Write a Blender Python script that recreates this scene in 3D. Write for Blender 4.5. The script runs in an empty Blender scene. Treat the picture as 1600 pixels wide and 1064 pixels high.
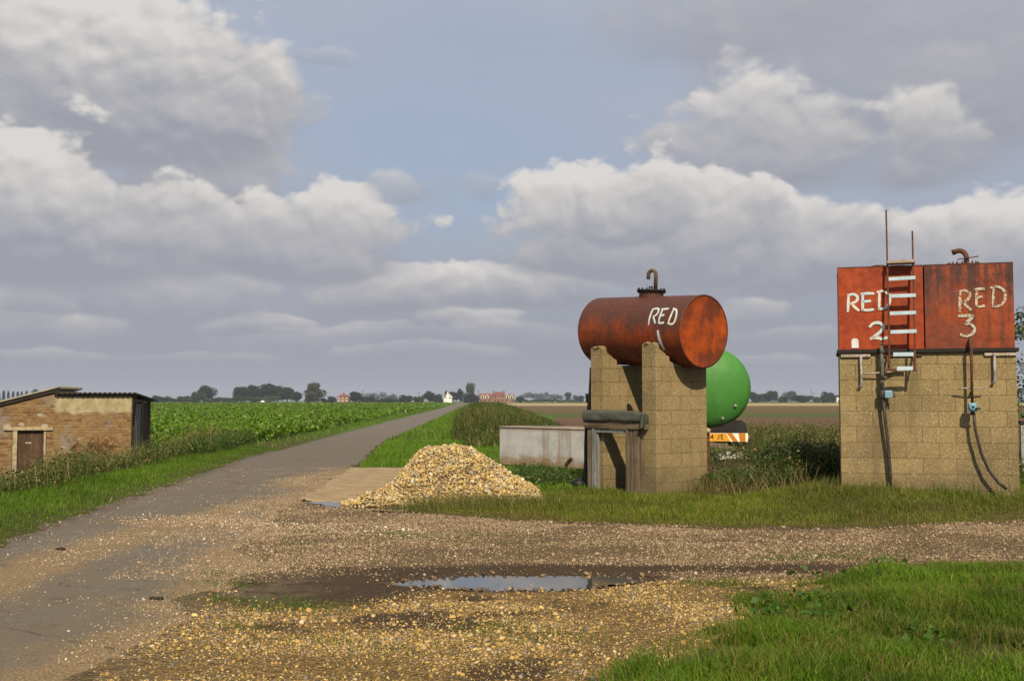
import bpy, bmesh, math, random
import numpy as np
from mathutils import Vector, Matrix

# ------------------------------------------------------------------ camera, world, sun, exposure
S = bpy.context.scene
R = math.radians
FPX = 1700.0; HOR = 94.0; CAMZ = 1.5
PITCH = math.atan(HOR / FPX)
cam = bpy.data.cameras.new("camera"); camo = bpy.data.objects.new("camera", cam)
S.collection.objects.link(camo); S.camera = camo
cam.sensor_width = 36.0; cam.lens = FPX / 1600 * 36.0
cam.clip_start = 0.1; cam.clip_end = 20000
camo.location = (0, 0, CAMZ); camo.rotation_euler = (math.pi / 2 + PITCH, 0, 0)
S.view_settings.view_transform = 'Standard'; S.view_settings.look = 'None'
S.view_settings.exposure = 0.0; S.view_settings.gamma = 1.0
S.cycles.max_bounces = 6; S.cycles.transparent_max_bounces = 8

SUN_EL, SUN_AZ = 43.0, 8.0            # elevation, azimuth from behind the camera towards the right
sdir = Vector((math.sin(R(SUN_AZ)) * math.cos(R(SUN_EL)), -math.cos(R(SUN_AZ)) * math.cos(R(SUN_EL)), math.sin(R(SUN_EL))))
sl = bpy.data.lights.new("sun", 'SUN'); sl.energy = 5.0; sl.angle = R(0.53); sl.color = (1.0, 0.87, 0.66)
so = bpy.data.objects.new("sun", sl); S.collection.objects.link(so)
so.rotation_euler = sdir.to_track_quat('Z', 'Y').to_euler()

def pix_dir(x, y):                     # direction of a point of the sky as (azimuth, tan elevation)
    cy, sy = math.cos(PITCH), math.sin(PITCH)
    dx, dz = (x - 800) / FPX, (532 - y) / FPX
    v = (dx, cy - dz * sy, sy + dz * cy)
    return math.atan2(v[0], v[1]), v[2] / math.hypot(v[0], v[1])

class NT:                              # small helper to write node trees
    def __init__(s, tree): s.t = tree; s.n = tree.nodes; s.l = tree.links
    def new(s, k, **kw):
        n = s.n.new(k)
        for a, b in kw.items(): setattr(n, a, b)
        return n
    def put(s, sock, v):
        if v is None: return
        if isinstance(v, bpy.types.NodeSocket): s.l.new(v, sock)
        else:
            if isinstance(v, (tuple, list)) and len(v) == 3 and sock.type == 'RGBA': v = (*v, 1)
            sock.default_value = v
    def m(s, op, a, b=None, c=None, clamp=False):
        n = s.new('ShaderNodeMath', operation=op, use_clamp=clamp)
        for i, v in enumerate((a, b, c)): s.put(n.inputs[i], v)
        return n.outputs[0]
    def vm(s, op, a, b=None):
        n = s.new('ShaderNodeVectorMath', operation=op)
        s.put(n.inputs[0], a); s.put(n.inputs[1], b)
        return n.outputs[0]
    def xyz(s, x, y, z):
        n = s.new('ShaderNodeCombineXYZ')
        for i, v in enumerate((x, y, z)): s.put(n.inputs[i], v)
        return n.outputs[0]
    def sep(s, v):
        n = s.new('ShaderNodeSeparateXYZ'); s.put(n.inputs[0], v); return n.outputs
    def noise(s, vec, scale, detail=4, rough=0.55, dist=0.0, col=False):
        n = s.new('ShaderNodeTexNoise'); s.put(n.inputs['Vector'], vec)
        n.inputs['Scale'].default_value = scale; n.inputs['Detail'].default_value = detail
        n.inputs['Roughness'].default_value = rough; n.inputs['Distortion'].default_value = dist
        return n.outputs['Color'] if col else n.outputs[0]
    def voro(s, vec, scale, out='Distance', feature='F1'):
        n = s.new('ShaderNodeTexVoronoi', feature=feature); s.put(n.inputs['Vector'], vec)
        n.inputs['Scale'].default_value = scale
        return n.outputs[out]
    def rng(s, v, a, b, c=0.0, d=1.0, smooth=True):
        n = s.new('ShaderNodeMapRange', interpolation_type='SMOOTHSTEP' if smooth else 'LINEAR')
        for i, q in enumerate((v, a, b, c, d)): s.put(n.inputs[i], q)
        return n.outputs[0]
    def mix(s, f, a, b, mode='MIX'):
        n = s.new('ShaderNodeMix', data_type='RGBA', blend_type=mode)
        s.put(n.inputs[0], f); s.put(n.inputs[6], a); s.put(n.inputs[7], b)
        return n.outputs[2]
    def ramp(s, f, stops, interp='LINEAR'):
        n = s.new('ShaderNodeValToRGB'); cr = n.color_ramp; cr.interpolation = interp
        while len(cr.elements) < len(stops): cr.elements.new(0.5)
        for e, (p, c) in zip(cr.elements, stops):
            e.position = p; e.color = (*c, 1) if len(c) == 3 else c
        s.put(n.inputs[0], f); return n.outputs[0]
    def attr(s, name, out='Color'):
        return s.new('ShaderNodeAttribute', attribute_name=name).outputs[out]
    def obj(s): return s.new('ShaderNodeTexCoord').outputs['Object']
    def pos(s): return s.new('ShaderNodeNewGeometry').outputs['Position']

# ------------------------------------------------------------------ sky: Nishita air, thin veil, cumulus
W = bpy.data.worlds.new("World"); S.world = W; W.use_nodes = True
W.node_tree.nodes.clear()
def cloud_group():
    g = bpy.data.node_groups.new("cumulus", 'ShaderNodeTree')
    ins = ['U', 'V', 'N', 'E', 'uc', 'vb', 'w', 'h', 'soft', 'opacity', 'light']
    g.interface.new_socket('Sky', in_out='INPUT', socket_type='NodeSocketColor')
    for i in ins: g.interface.new_socket(i, in_out='INPUT', socket_type='NodeSocketFloat')
    g.interface.new_socket('Out', in_out='OUTPUT', socket_type='NodeSocketColor')
    k = NT(g); gi = k.new('NodeGroupInput'); go = k.new('NodeGroupOutput'); I = gi.outputs
    a = k.m('DIVIDE', k.m('SUBTRACT', I['U'], I['uc']), I['w'])
    b = k.m('DIVIDE', k.m('SUBTRACT', I['V'], I['vb']), I['h'])
    below = k.m('MULTIPLY', k.m('MINIMUM', b, 0.0), 3.2)
    b2 = k.m('ADD', k.m('MAXIMUM', b, 0.0), below)
    d = k.m('SUBTRACT', 1.0, k.m('SQRT', k.m('ADD', k.m('MULTIPLY', a, a), k.m('MULTIPLY', b2, b2))))
    amp = k.rng(b, -0.25, 0.3, 0.3, 1.1)
    nn = k.m('MULTIPLY', k.m('SUBTRACT', I['N'], 0.5), amp)
    dens = k.m('ADD', k.m('ADD', d, 0.06), nn)
    al = k.m('MULTIPLY', k.rng(dens, 0.02, k.m('MULTIPLY', I['soft'], k.rng(b, -0.05, 0.45, 0.95, 0.42))), I['opacity'])
    t = k.m('ADD', k.m('MULTIPLY', b, 1.05), k.m('MULTIPLY', I['E'], 0.95))
    t = k.m('ADD', t, k.m('MULTIPLY', k.m('SUBTRACT', I['N'], 0.5), 0.25))
    t = k.m('MULTIPLY', k.m('ADD', t, 0.14), I['light'], clamp=True)
    c = k.ramp(t, [(0, (3.15, 3.28, 3.75)), (0.22, (3.65, 3.72, 4.15)), (0.5, (4.5, 4.45, 4.6)), (0.75, (5.7, 5.5, 5.4)), (1, (6.8, 6.55, 6.3))])
    k.l.new(k.mix(al, I['Sky'], c), go.inputs[0])
    return g
CG = cloud_group()
k = NT(W.node_tree)
sky = k.new('ShaderNodeTexSky', sky_type='NISHITA'); sky.sun_disc = False
sky.sun_elevation = R(SUN_EL); sky.sun_rotation = R(180 - SUN_AZ); sky.air_density = 1.0; sky.dust_density = 1.2; sky.ozone_density = 1.0
gx, gy, gz_ = k.sep(k.new('ShaderNodeTexCoord').outputs['Generated'])
U = k.m('ARCTAN2', gx, gy)
V = k.m('DIVIDE', gz_, k.m('MAXIMUM', k.m('SQRT', k.m('ADD', k.m('MULTIPLY', gx, gx), k.m('MULTIPLY', gy, gy))), 0.02))
P0 = k.xyz(U, k.m('MULTIPLY', V, 1.35), 3.7)
wn = k.sep(k.vm('SUBTRACT', k.noise(P0, 7.0, 3, 0.5, col=True), (0.5, 0.5, 0.5)))
U2 = k.m('ADD', U, k.m('MULTIPLY', wn[0], 0.09)); V2 = k.m('ADD', V, k.m('MULTIPLY', wn[1], 0.035))
def billow(P):                         # soft fbm with cauliflower lobes
    w = k.vm('ADD', P, k.vm('MULTIPLY', k.noise(P, 16.0, 4, 0.5, col=True), (0.05, 0.05, 0.0)))
    def lobe(sc):
        n = k.new('ShaderNodeTexVoronoi', feature='SMOOTH_F1', voronoi_dimensions='2D'); k.put(n.inputs['Vector'], w); n.inputs['Scale'].default_value = sc; n.inputs['Smoothness'].default_value = 0.35
        return k.m('SUBTRACT', 0.45, n.outputs['Distance'])
    v = k.m('ADD', k.m('MULTIPLY', lobe(13.0), 0.36), k.m('ADD', k.m('MULTIPLY', lobe(31.0), 0.19), k.m('MULTIPLY', lobe(68.0), 0.10)))
    return k.m('ADD', k.m('MULTIPLY', k.m('SUBTRACT', k.noise(P, 8.5, 11, 0.6), 0.5), 1.0), k.m('ADD', v, 0.5))
fb = billow(P0); fb2 = billow(k.vm('ADD', P0, (0.004, 0.013, 0.0)))
E = k.m('SUBTRACT', fb, fb2)
# clear air with a grey lavender veil that thickens to the horizon
veil_n = k.noise(k.xyz(U, k.m('MULTIPLY', V, 3.2), 1.3), 2.6, 6, 0.6)
veil = k.m('ADD', k.rng(V, 0.0, 0.34, 0.97, 0.72), k.m('MULTIPLY', k.m('SUBTRACT', veil_n, 0.5), 1.1), clamp=True)
blu_u, blu_v = pix_dir(720, 300)
bd = k.m('SQRT', k.m('ADD', k.m('POWER', k.m('DIVIDE', k.m('SUBTRACT', U2, blu_u), 0.20), 2.0), k.m('POWER', k.m('DIVIDE', k.m('SUBTRACT', V2, blu_v), 0.085), 2.0)))
veil = k.m('SUBTRACT', veil, k.rng(bd, 0.2, 1.3, 0.32, 0.0), clamp=True)
vcol = k.ramp(k.m('MULTIPLY', V, 2.0, clamp=True), [(0, (3.0, 3.15, 3.65)), (0.15, (3.2, 3.4, 4.0)), (0.5, (4.05, 4.3, 5.2)), (1, (4.3, 4.5, 5.35))])
air = k.mix(0.6, sky.outputs[0], (3.0, 4.0, 5.5))
col = k.mix(veil, air, vcol)
# cx, base y, half width, height (photo pixels), softness, opacity, light
CL = [(1400, 205, 430, 330, 0.9, 0.75, 0.42), (1120, 70, 260, 140, 0.9, 0.6, 0.5), (1540, 190, 200, 150, 0.8, 0.7, 0.45),
      (1190, 272, 205, 165, 0.7, 0.88, 0.85), (1435, 262, 105, 125, 0.7, 0.88, 0.85),
      (255, 300, 230, 105, 0.7, 0.92, 0.72), (180, 200, 290, 260, 0.5, 1.0, 1.1),
      (30, 512, 190, 60, 0.8, 0.65, 0.6), (160, 512, 75, 42, 0.6, 0.75, 0.9), (480, 540, 190, 32, 0.9, 0.55, 0.65), (560, 528, 90, 26, 0.8, 0.5, 0.75), (740, 515, 95, 36, 0.6, 0.85, 1.0), (60, 560, 160, 22, 0.8, 0.5, 0.8), (330, 560, 150, 20, 0.8, 0.5, 0.85), (660, 562, 170, 20, 0.8, 0.45, 0.85), (1230, 566, 120, 18, 0.8, 0.45, 0.85), (420, 512, 100, 30, 0.6, 0.7, 0.95), (40, 470, 90, 40, 0.5, 0.8, 0.95),
      (1150, 492, 65, 38, 0.7, 0.7, 0.8), (870, 538, 260, 28, 0.9, 0.45, 0.65), (1230, 530, 140, 26, 0.9, 0.4, 0.7),
      (120, 462, 170, 75, 0.7, 0.75, 0.65), (310, 475, 190, 85, 0.6, 0.85, 0.78), (600, 480, 140, 82, 0.45, 0.92, 0.9), (835, 474, 165, 76, 0.42, 0.95, 0.92),
      (300, 412, 150, 100, 0.65, 0.85, 0.72), (480, 408, 180, 125, 0.42, 0.96, 0.92), (50, 392, 230, 190, 0.42, 0.98, 1.0),
      (1255, 428, 210, 125, 0.42, 0.96, 0.95), (1545, 428, 165, 120, 0.4, 0.98, 1.0), (1000, 400, 255, 165, 0.38, 1.0, 1.0), (985, 350, 90, 110, 0.4, 0.9, 1.0),
      (618, 302, 52, 52, 0.9, 0.6, 0.8), (735, 302, 38, 38, 0.9, 0.35, 0.75), (500, 96, 80, 30, 0.9, 0.4, 0.75)]
for cx, by, hw, h, soft, op, li in CL:
    uc, vb = pix_dir(cx, by); n = k.new('ShaderNodeGroup'); n.node_tree = CG
    k.put(n.inputs['Sky'], col); k.put(n.inputs['U'], U2); k.put(n.inputs['V'], V2); k.put(n.inputs['N'], fb); k.put(n.inputs['E'], E)
    for nm, v in (('uc', uc), ('vb', vb), ('w', hw / FPX), ('h', h / FPX), ('soft', soft), ('opacity', op), ('light', li)): n.inputs[nm].default_value = v
    col = n.outputs[0]
col = k.mix(k.rng(V, 0.0, 0.10, 0.62, 0.0), col, (3.0, 3.15, 3.65))      # clouds sink into the murk near the horizon
bg = k.new('ShaderNodeBackground'); k.put(bg.inputs[0], col); bg.inputs[1].default_value = 0.105
k.l.new(bg.outputs[0], k.new('ShaderNodeOutputWorld').inputs[0])
W.cycles.sampling_method = 'MANUAL'; W.cycles.sample_map_resolution = 512

# ------------------------------------------------------------------ helpers
COL = S.collection
rng = np.random.default_rng(11); random.seed(5)
def tag(o, label=None, cat=None, group=None, kind=None):
    if label: o['label'] = label
    if cat: o['category'] = cat
    if group: o['group'] = group
    if kind: o['kind'] = kind
    return o
def empty(name, loc=(0, 0, 0), rz=0.0):
    o = bpy.data.objects.new(name, None); COL.objects.link(o); o.location = loc; o.rotation_euler = (0, 0, rz)
    o.empty_display_size = 0.2
    return o
def np_mesh(name, V, F, mat=None, parent=None, col=None, smooth=False, attrs=None):
    V = np.ascontiguousarray(V, np.float32); F = np.ascontiguousarray(F, np.int32)
    me = bpy.data.meshes.new(name); kf = F.shape[1]
    me.vertices.add(len(V)); me.vertices.foreach_set('co', V.ravel())
    me.loops.add(F.size); me.loops.foreach_set('vertex_index', F.ravel())
    me.polygons.add(len(F)); me.polygons.foreach_set('loop_start', np.arange(0, F.size, kf, dtype=np.int32))
    me.update(calc_edges=True)
    if smooth: me.polygons.foreach_set('use_smooth', np.ones(len(F), bool))
    if col is not None:
        a = me.attributes.new('Col', 'FLOAT_COLOR', 'POINT')
        c = np.ones((len(V), 4), np.float32); c[:, :3] = col; a.data.foreach_set('color', c.ravel())
    for an, av in (attrs or {}).items():
        a = me.attributes.new(an, 'FLOAT', 'POINT'); a.data.foreach_set('value', np.ascontiguousarray(av, np.float32))
    if mat: me.materials.append(mat)
    o = bpy.data.objects.new(name, me); COL.objects.link(o)
    if parent: o.parent = parent
    return o
class MB:                              # mesh builder for hard things
    def __init__(s): s.v = []; s.f = []; s.sm = []
    def add(s, vs, fs, smooth=False):
        n = len(s.v); s.v += [tuple(v) for v in vs]
        for f in fs: s.f.append(tuple(i + n for i in f)); s.sm.append(smooth)
        return s
    def box(s, x0, x1, y0, y1, z0, z1, M=None):
        vs = [Vector((x, y, z)) for x in (x0, x1) for y in (y0, y1) for z in (z0, z1)]
        if M: vs = [M @ v for v in vs]
        return s.add(vs, [(0, 1, 3, 2), (4, 6, 7, 5), (0, 4, 5, 1), (2, 3, 7, 6), (0, 2, 6, 4), (1, 5, 7, 3)])
    def beam(s, a, b, w, h, up=(0, 0, 1)):
        a, b = Vector(a), Vector(b); d = (b - a).normalized(); sx = d.cross(Vector(up))
        if sx.length < 1e-4: sx = d.cross(Vector((1, 0, 0)))
        sx.normalize(); uz = sx.cross(d)
        vs = [p + sx * (i * w / 2) + uz * (j * h / 2) for p in (a, b) for i, j in ((-1, -1), (1, -1), (1, 1), (-1, 1))]
        return s.add(vs, [(0, 1, 2, 3), (7, 6, 5, 4), (0, 4, 5, 1), (1, 5, 6, 2), (2, 6, 7, 3), (3, 7, 4, 0)])
    def tube(s, path, r, n=10, caps=True):
        path = [Vector(p) for p in path]; rs = r if isinstance(r, (list, tuple)) else [r] * len(path)
        vs = []; ref = None
        for i, p in enumerate(path):
            d = (path[min(i + 1, len(path) - 1)] - path[max(i - 1, 0)]).normalized()
            if ref is None: ref = d.orthogonal().normalized()
            ref = (ref - d * ref.dot(d)).normalized(); b = d.cross(ref)
            vs += [p + (ref * math.cos(2 * math.pi * q / n) + b * math.sin(2 * math.pi * q / n)) * rs[i] for q in range(n)]
        fs = [(i * n + q, i * n + (q + 1) % n, (i + 1) * n + (q + 1) % n, (i + 1) * n + q) for i in range(len(path) - 1) for q in range(n)]
        s.add(vs, fs, True)
        if caps: 
            m = len(s.v); k0 = m - len(vs)
            s.f.append(tuple(range(k0 + n - 1, k0 - 1, -1))); s.f.append(tuple(range(m - n, m))); s.sm += [False, False]
        return s
    def lathe(s, prof, origin=(0, 0, 0), axis=(0, 0, 1), n=48, smooth=True):
        ax = Vector(axis).normalized(); e1 = ax.orthogonal().normalized(); e2 = ax.cross(e1); o = Vector(origin)
        vs = [o + ax * h + (e1 * math.cos(2 * math.pi * q / n) + e2 * math.sin(2 * math.pi * q / n)) * max(r, 1e-4) for r, h in prof for q in range(n)]
        fs = [(i * n + q, i * n + (q + 1) % n, (i + 1) * n + (q + 1) % n, (i + 1) * n + q) for i in range(len(prof) - 1) for q in range(n)]
        return s.add(vs, fs, smooth)
    def prism(s, poly, d0, d1, fn):    # poly of 2D points, fn(p, q, d) -> 3D
        n = len(poly); vs = [fn(p, q, d) for d in (d0, d1) for p, q in poly]
        fs = [tuple(range(n - 1, -1, -1)), tuple(range(n, 2 * n))] + [(i, (i + 1) % n, n + (i + 1) % n, n + i) for i in range(n)]
        return s.add(vs, fs)
    def build(s, name, mat, parent=None, bevel=0.0, seg=2):
        me = bpy.data.meshes.new(name); me.from_pydata(s.v, [], s.f)
        me.polygons.foreach_set('use_smooth', s.sm); me.update()
        bm = bmesh.new(); bm.from_mesh(me); bmesh.ops.recalc_face_normals(bm, faces=bm.faces); bm.to_mesh(me); bm.free()
        if mat: me.materials.append(mat)
        o = bpy.data.objects.new(name, me); COL.objects.link(o)
        if parent: o.parent = parent
        if bevel:
            b = o.modifiers.new('bevel', 'BEVEL'); b.width = bevel; b.segments = seg; b.limit_method = 'ANGLE'
        return o
# ---- numpy noise and 2D regions
def _h(i, j, s):
    n = (i * 374761393 + j * 668265263 + s * 1274126177) & 0xffffffff
    n = ((n ^ (n >> 13)) * 1274126177) & 0xffffffff
    return ((n ^ (n >> 16)) & 0xffff) / 65535.0
def vnoise(x, y, s=0):
    x = np.asarray(x, float); y = np.asarray(y, float)
    i = np.floor(x).astype(np.int64); j = np.floor(y).astype(np.int64); fx = x - i; fy = y - j
    fx = fx * fx * (3 - 2 * fx); fy = fy * fy * (3 - 2 * fy)
    return (_h(i, j, s) * (1 - fx) + _h(i + 1, j, s) * fx) * (1 - fy) + (_h(i, j + 1, s) * (1 - fx) + _h(i + 1, j + 1, s) * fx) * fy
def fbm(x, y, s=0, o=4):
    r = 0; a = 0.5; t = 0
    for q in range(o): r = r + a * vnoise(x * 2 ** q, y * 2 ** q, s + q * 17); t += a; a *= 0.5
    return r / t
def sstep(a, b, x):
    t = np.clip((np.asarray(x, float) - a) / (b - a), 0, 1); return t * t * (3 - 2 * t)
def sdist(poly, x, y):                 # signed distance, positive inside
    x = np.asarray(x, float); y = np.asarray(y, float); d = np.full(x.shape, 1e9); ins = np.zeros(x.shape, bool)
    n = len(poly)
    for q in range(n):
        ax, ay = poly[q]; bx, by = poly[(q + 1) % n]; ex, ey = bx - ax, by - ay
        t = np.clip(((x - ax) * ex + (y - ay) * ey) / (ex * ex + ey * ey + 1e-12), 0, 1)
        d = np.minimum(d, np.hypot(x - ax - t * ex, y - ay - t * ey))
        c = ((ay > y) != (by > y)) & (x < (bx - ax) * (y - ay) / (by - ay + 1e-12) + ax); ins ^= c
    return np.where(ins, d, -d)
# ---- the lay of the land
RY = [0, 3, 8, 11.2, 18.3, 28.7, 39.8, 75, 212, 330, 700]
RL = [-4.5, -4.7, -5.05, -5.29, -5.94, -6.9, -7.3, -8.7, -13.75, -18.6, -34]
RRY = [0, 3, 5.8, 7.0, 7.9, 9.3, 12.5, 16.6, 25, 39.8, 75, 212, 330, 700]
RR = [-2.4, -2.4, -2.3, -2.18, -2.17, -2.3, -2.75, -3.1, -3.6, -4.7, -5.8, -10.3, -14.4, -29]
def road_l(y): return np.interp(y, RY, RL)
def road_r(y): return np.interp(y, RRY, RR)
FG = [(0.0, 4.6), (0.24, 5.82), (0.78, 6.64), (1.46, 7.5), (1.5, 8.0), (2.15, 8.92), (2.81, 9.55), (3.78, 10.15), (4.7, 9.9), (6, 9.7), (9, 9.6), (9, 3), (0, 3)]
YFAR_X = [-4, -3.1, -2.4, -1.4, -.33, .79, 2.3, 3.83, 6.45, 12]
YFAR_Y = [16.4, 16.2, 15.6, 14.9, 14.2, 13.5, 13.05, 13.05, 13.7, 14.4]
def yard_far(x): return np.interp(x, YFAR_X, YFAR_Y)
PAD = [(-3.6, 24.2), (-2.0, 24.3), (-0.9, 23.5), (-0.9, 17.2), (-1.9, 16.1), (-3.2, 16.6)]
PUD = [(-1.08, 9.16), (-0.85, 9.42), (-.3, 9.62), (.3, 9.62), (.75, 9.6), (1.05, 9.48), (1.1, 9.36), (.9, 9.18), (.65, 8.97), (.35, 8.84), (-.2, 8.86), (-.62, 8.98)]
PUD2 = [(-3.1, 16.28), (-2.75, 16.42), (-2.2, 15.75), (-1.7, 15.28), (-1.25, 15.05), (-1.3, 14.88), (-1.75, 14.95), (-2.3, 15.3), (-2.75, 15.85)]
def gz(x, y):
    x = np.asarray(x, float); y = np.asarray(y, float)
    z = (fbm(x * 0.7, y * 0.7, 3) - 0.5) * 0.05 + (fbm(x * 3, y * 3, 9) - 0.5) * 0.02
    z = z * (1 - sstep(26, 40, y))
    z = z - 0.055 * sstep(-0.32, 0.22, sdist(PUD, x, y)) - 0.03 * sstep(-.25, .15, sdist(PUD2, x, y))
    rr = road_r(y); rl = road_l(y)
    z = z + 0.03 * sstep(0.3, -0.5, x - rr) * sstep(-0.6, 0.2, x - rl)                   # the lane's camber
    vf = (y - yard_far(x)) * sstep(-2.6, -1.2, x)
    z = z + (0.02 + 0.19 * sstep(3.4, 5.0, x)) * sstep(0.2, 2.2, vf) * (1 - sstep(26, 34, y)) * sstep(-0.8, 0.6, x)      # verge the tanks stand on
    z = z + 0.07 * sstep(0, 0.8, sdist(FG, x, y))
    z = z + 0.05 * sstep(0.0, 0.6, rl - x) * (1 - sstep(60, 90, y))                        # left verge
    s = -x - (7.5 + 0.05 * (y - 17))
    z = z - 0.95 * sstep(0, 3.2, s) * sstep(12.5, 17, y) * (1 - sstep(32, 37, y))
    return z
# ------------------------------------------------------------------ materials
def material(name, fn):
    m = bpy.data.materials.new(name); m.use_nodes = True; t = m.node_tree; t.nodes.clear()
    k = NT(t); out = k.new('ShaderNodeOutputMaterial'); k.l.new(fn(k), out.inputs[0]); return m
def pbsdf(k, col, rough=0.8, bump=None, bstr=0.4, bdist=0.01, metal=0.0, spec=0.3, nrm=None):
    p = k.new('ShaderNodeBsdfPrincipled'); k.put(p.inputs['Base Color'], col); k.put(p.inputs['Roughness'], rough)
    k.put(p.inputs['Metallic'], metal); k.put(p.inputs['Specular IOR Level'], spec)
    if bump is not None:
        b = k.new('ShaderNodeBump'); b.inputs['Strength'].default_value = bstr; b.inputs['Distance'].default_value = bdist
        k.put(b.inputs['Height'], bump); k.l.new(b.outputs[0], p.inputs['Normal'])
    return p.outputs[0]
def leafy(name, trans=0.35, rough=0.6, spec=0.25, tint=(1.0, 1.0, 1.0)):
    def fn(k):
        c = k.attr('Col')
        if tint != (1.0, 1.0, 1.0): c = k.mix(1.0, c, tint, 'MULTIPLY')
        p = pbsdf(k, c, rough, spec=spec)
        t = k.new('ShaderNodeBsdfTranslucent'); k.put(t.inputs[0], k.mix(1.0, c, (1.15, 1.1, 0.6), 'MULTIPLY'))
        a = k.new('ShaderNodeMixShader'); a.inputs[0].default_value = trans
        k.l.new(p, a.inputs[1]); k.l.new(t.outputs[0], a.inputs[2]); return a.outputs[0]
    return material(name, fn)
M = {}
M['grass'] = leafy('grass_blades', 0.35, 0.55)
M['leaf'] = leafy('leaves', 0.3, 0.5)
M['beet'] = leafy('beet_leaves', 0.3, 0.42, 0.4)
M['treeleaf'] = leafy('tree_leaves', 0.2, 0.7)
M['stone'] = material('flint_stones', lambda k: pbsdf(k, k.mix(k.noise(k.pos(), 55, 3), k.mix(1.0, k.attr('Col'), (.68, .66, .62), 'MULTIPLY'), k.mix(1.0, k.attr('Col'), (1.3, 1.3, 1.3), 'MULTIPLY')), 0.75, k.noise(k.pos(), 140, 3), 0.3, 0.004, spec=0.3))
M['dry'] = material('dry_stems', lambda k: pbsdf(k, k.attr('Col'), 0.8, spec=0.15))

def soil_fn(k):                        # soil under the grass, weeds and crop
    p = k.pos(); n = k.noise(p, 3.0, 6); n2 = k.noise(p, 35, 4)
    c = k.ramp(n, [(0.25, (.045, .035, .015)), (0.5, (.06, .055, .017)), (0.75, (.10, .07, .034))])
    c = k.mix(k.rng(n2, .45, .7), c, (.09, .07, .035))
    y = k.sep(p)[1]
    c = k.mix(k.rng(y, 30, 60), c, k.ramp(k.noise(p, 0.12, 5), [(.35, (.06, .12, .015)), (.65, (.10, .15, .025))]))
    return pbsdf(k, c, 0.95, n2, 0.6, 0.03, spec=0.1)
M['soil'] = material('soil', soil_fn)

def asphalt_fn(k):
    p = k.pos(); x, y, z = k.sep(p)
    fine = k.m('ADD', k.m('MULTIPLY', k.noise(p, 170, 2), .5), k.m('MULTIPLY', k.noise(p, 26, 6, .8), .5)); agg = k.voro(p, 90); big = k.noise(p, 0.9, 5, 0.6); mid = k.noise(p, 7, 5)
    c = k.ramp(fine, [(.36, (.075, .063, .047)), (.5, (.135, .115, .086)), (.64, (.215, .185, .14))])
    c = k.mix(k.rng(big, .38, .6, 0, .65), c, (.15, .115, .07)); c = k.mix(k.rng(k.noise(p, 2.6, 6, .7), .55, .7, 0, .5), c, (.075, .062, .046))
    c = k.mix(k.m('MULTIPLY', k.rng(k.voro(p, 55), .08, .26, .8, 0), k.rng(k.noise(p, 1.3, 5, .7), .38, .6, .25, 1)), c, (.30, .235, .15)); c = k.mix(k.rng(k.voro(k.vm('ADD', p, (3.3, 1.7, 0)), 40), .05, .2, .6, 0), c, (.055, .045, .034))
    grit = k.attr('grit', 'Fac')
    g = k.rng(k.m('ADD', k.m('MULTIPLY', grit, .55), k.m('ADD', k.m('MULTIPLY', k.noise(p, 2.2, 6, .65), .6), k.m('MULTIPLY', k.noise(p, 38, 3, .6), .6))), .80, 1.12)
    gc = k.ramp(k.noise(p, 60, 3), [(.3, (.11, .072, .034)), (.5, (.215, .145, .07)), (.7, (.36, .26, .14))])
    c = k.mix(g, c, gc)
    edge = k.attr('edge', 'Fac')
    c = k.mix(k.m('MULTIPLY', edge, k.rng(mid, .35, .6)), c, (.075, .052, .032))
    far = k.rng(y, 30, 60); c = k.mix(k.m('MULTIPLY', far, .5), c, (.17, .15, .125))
    # cracks
    cr = k.voro(k.vm('ADD', p, k.vm('MULTIPLY', k.noise(p, 2, 3, col=True), (.5, .5, .5))), 0.7, feature='DISTANCE_TO_EDGE')
    c = k.mix(k.m('MULTIPLY', k.rng(cr, 0, .012, .7, 0), k.rng(big, .45, .6)), c, (.03, .026, .022))
    b = k.m('ADD', k.m('MULTIPLY', fine, .5), k.m('MULTIPLY', agg, .7))
    return pbsdf(k, c, 0.85, b, 0.6, 0.012, spec=0.25)
M['asphalt'] = material('worn_asphalt', asphalt_fn)

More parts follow.
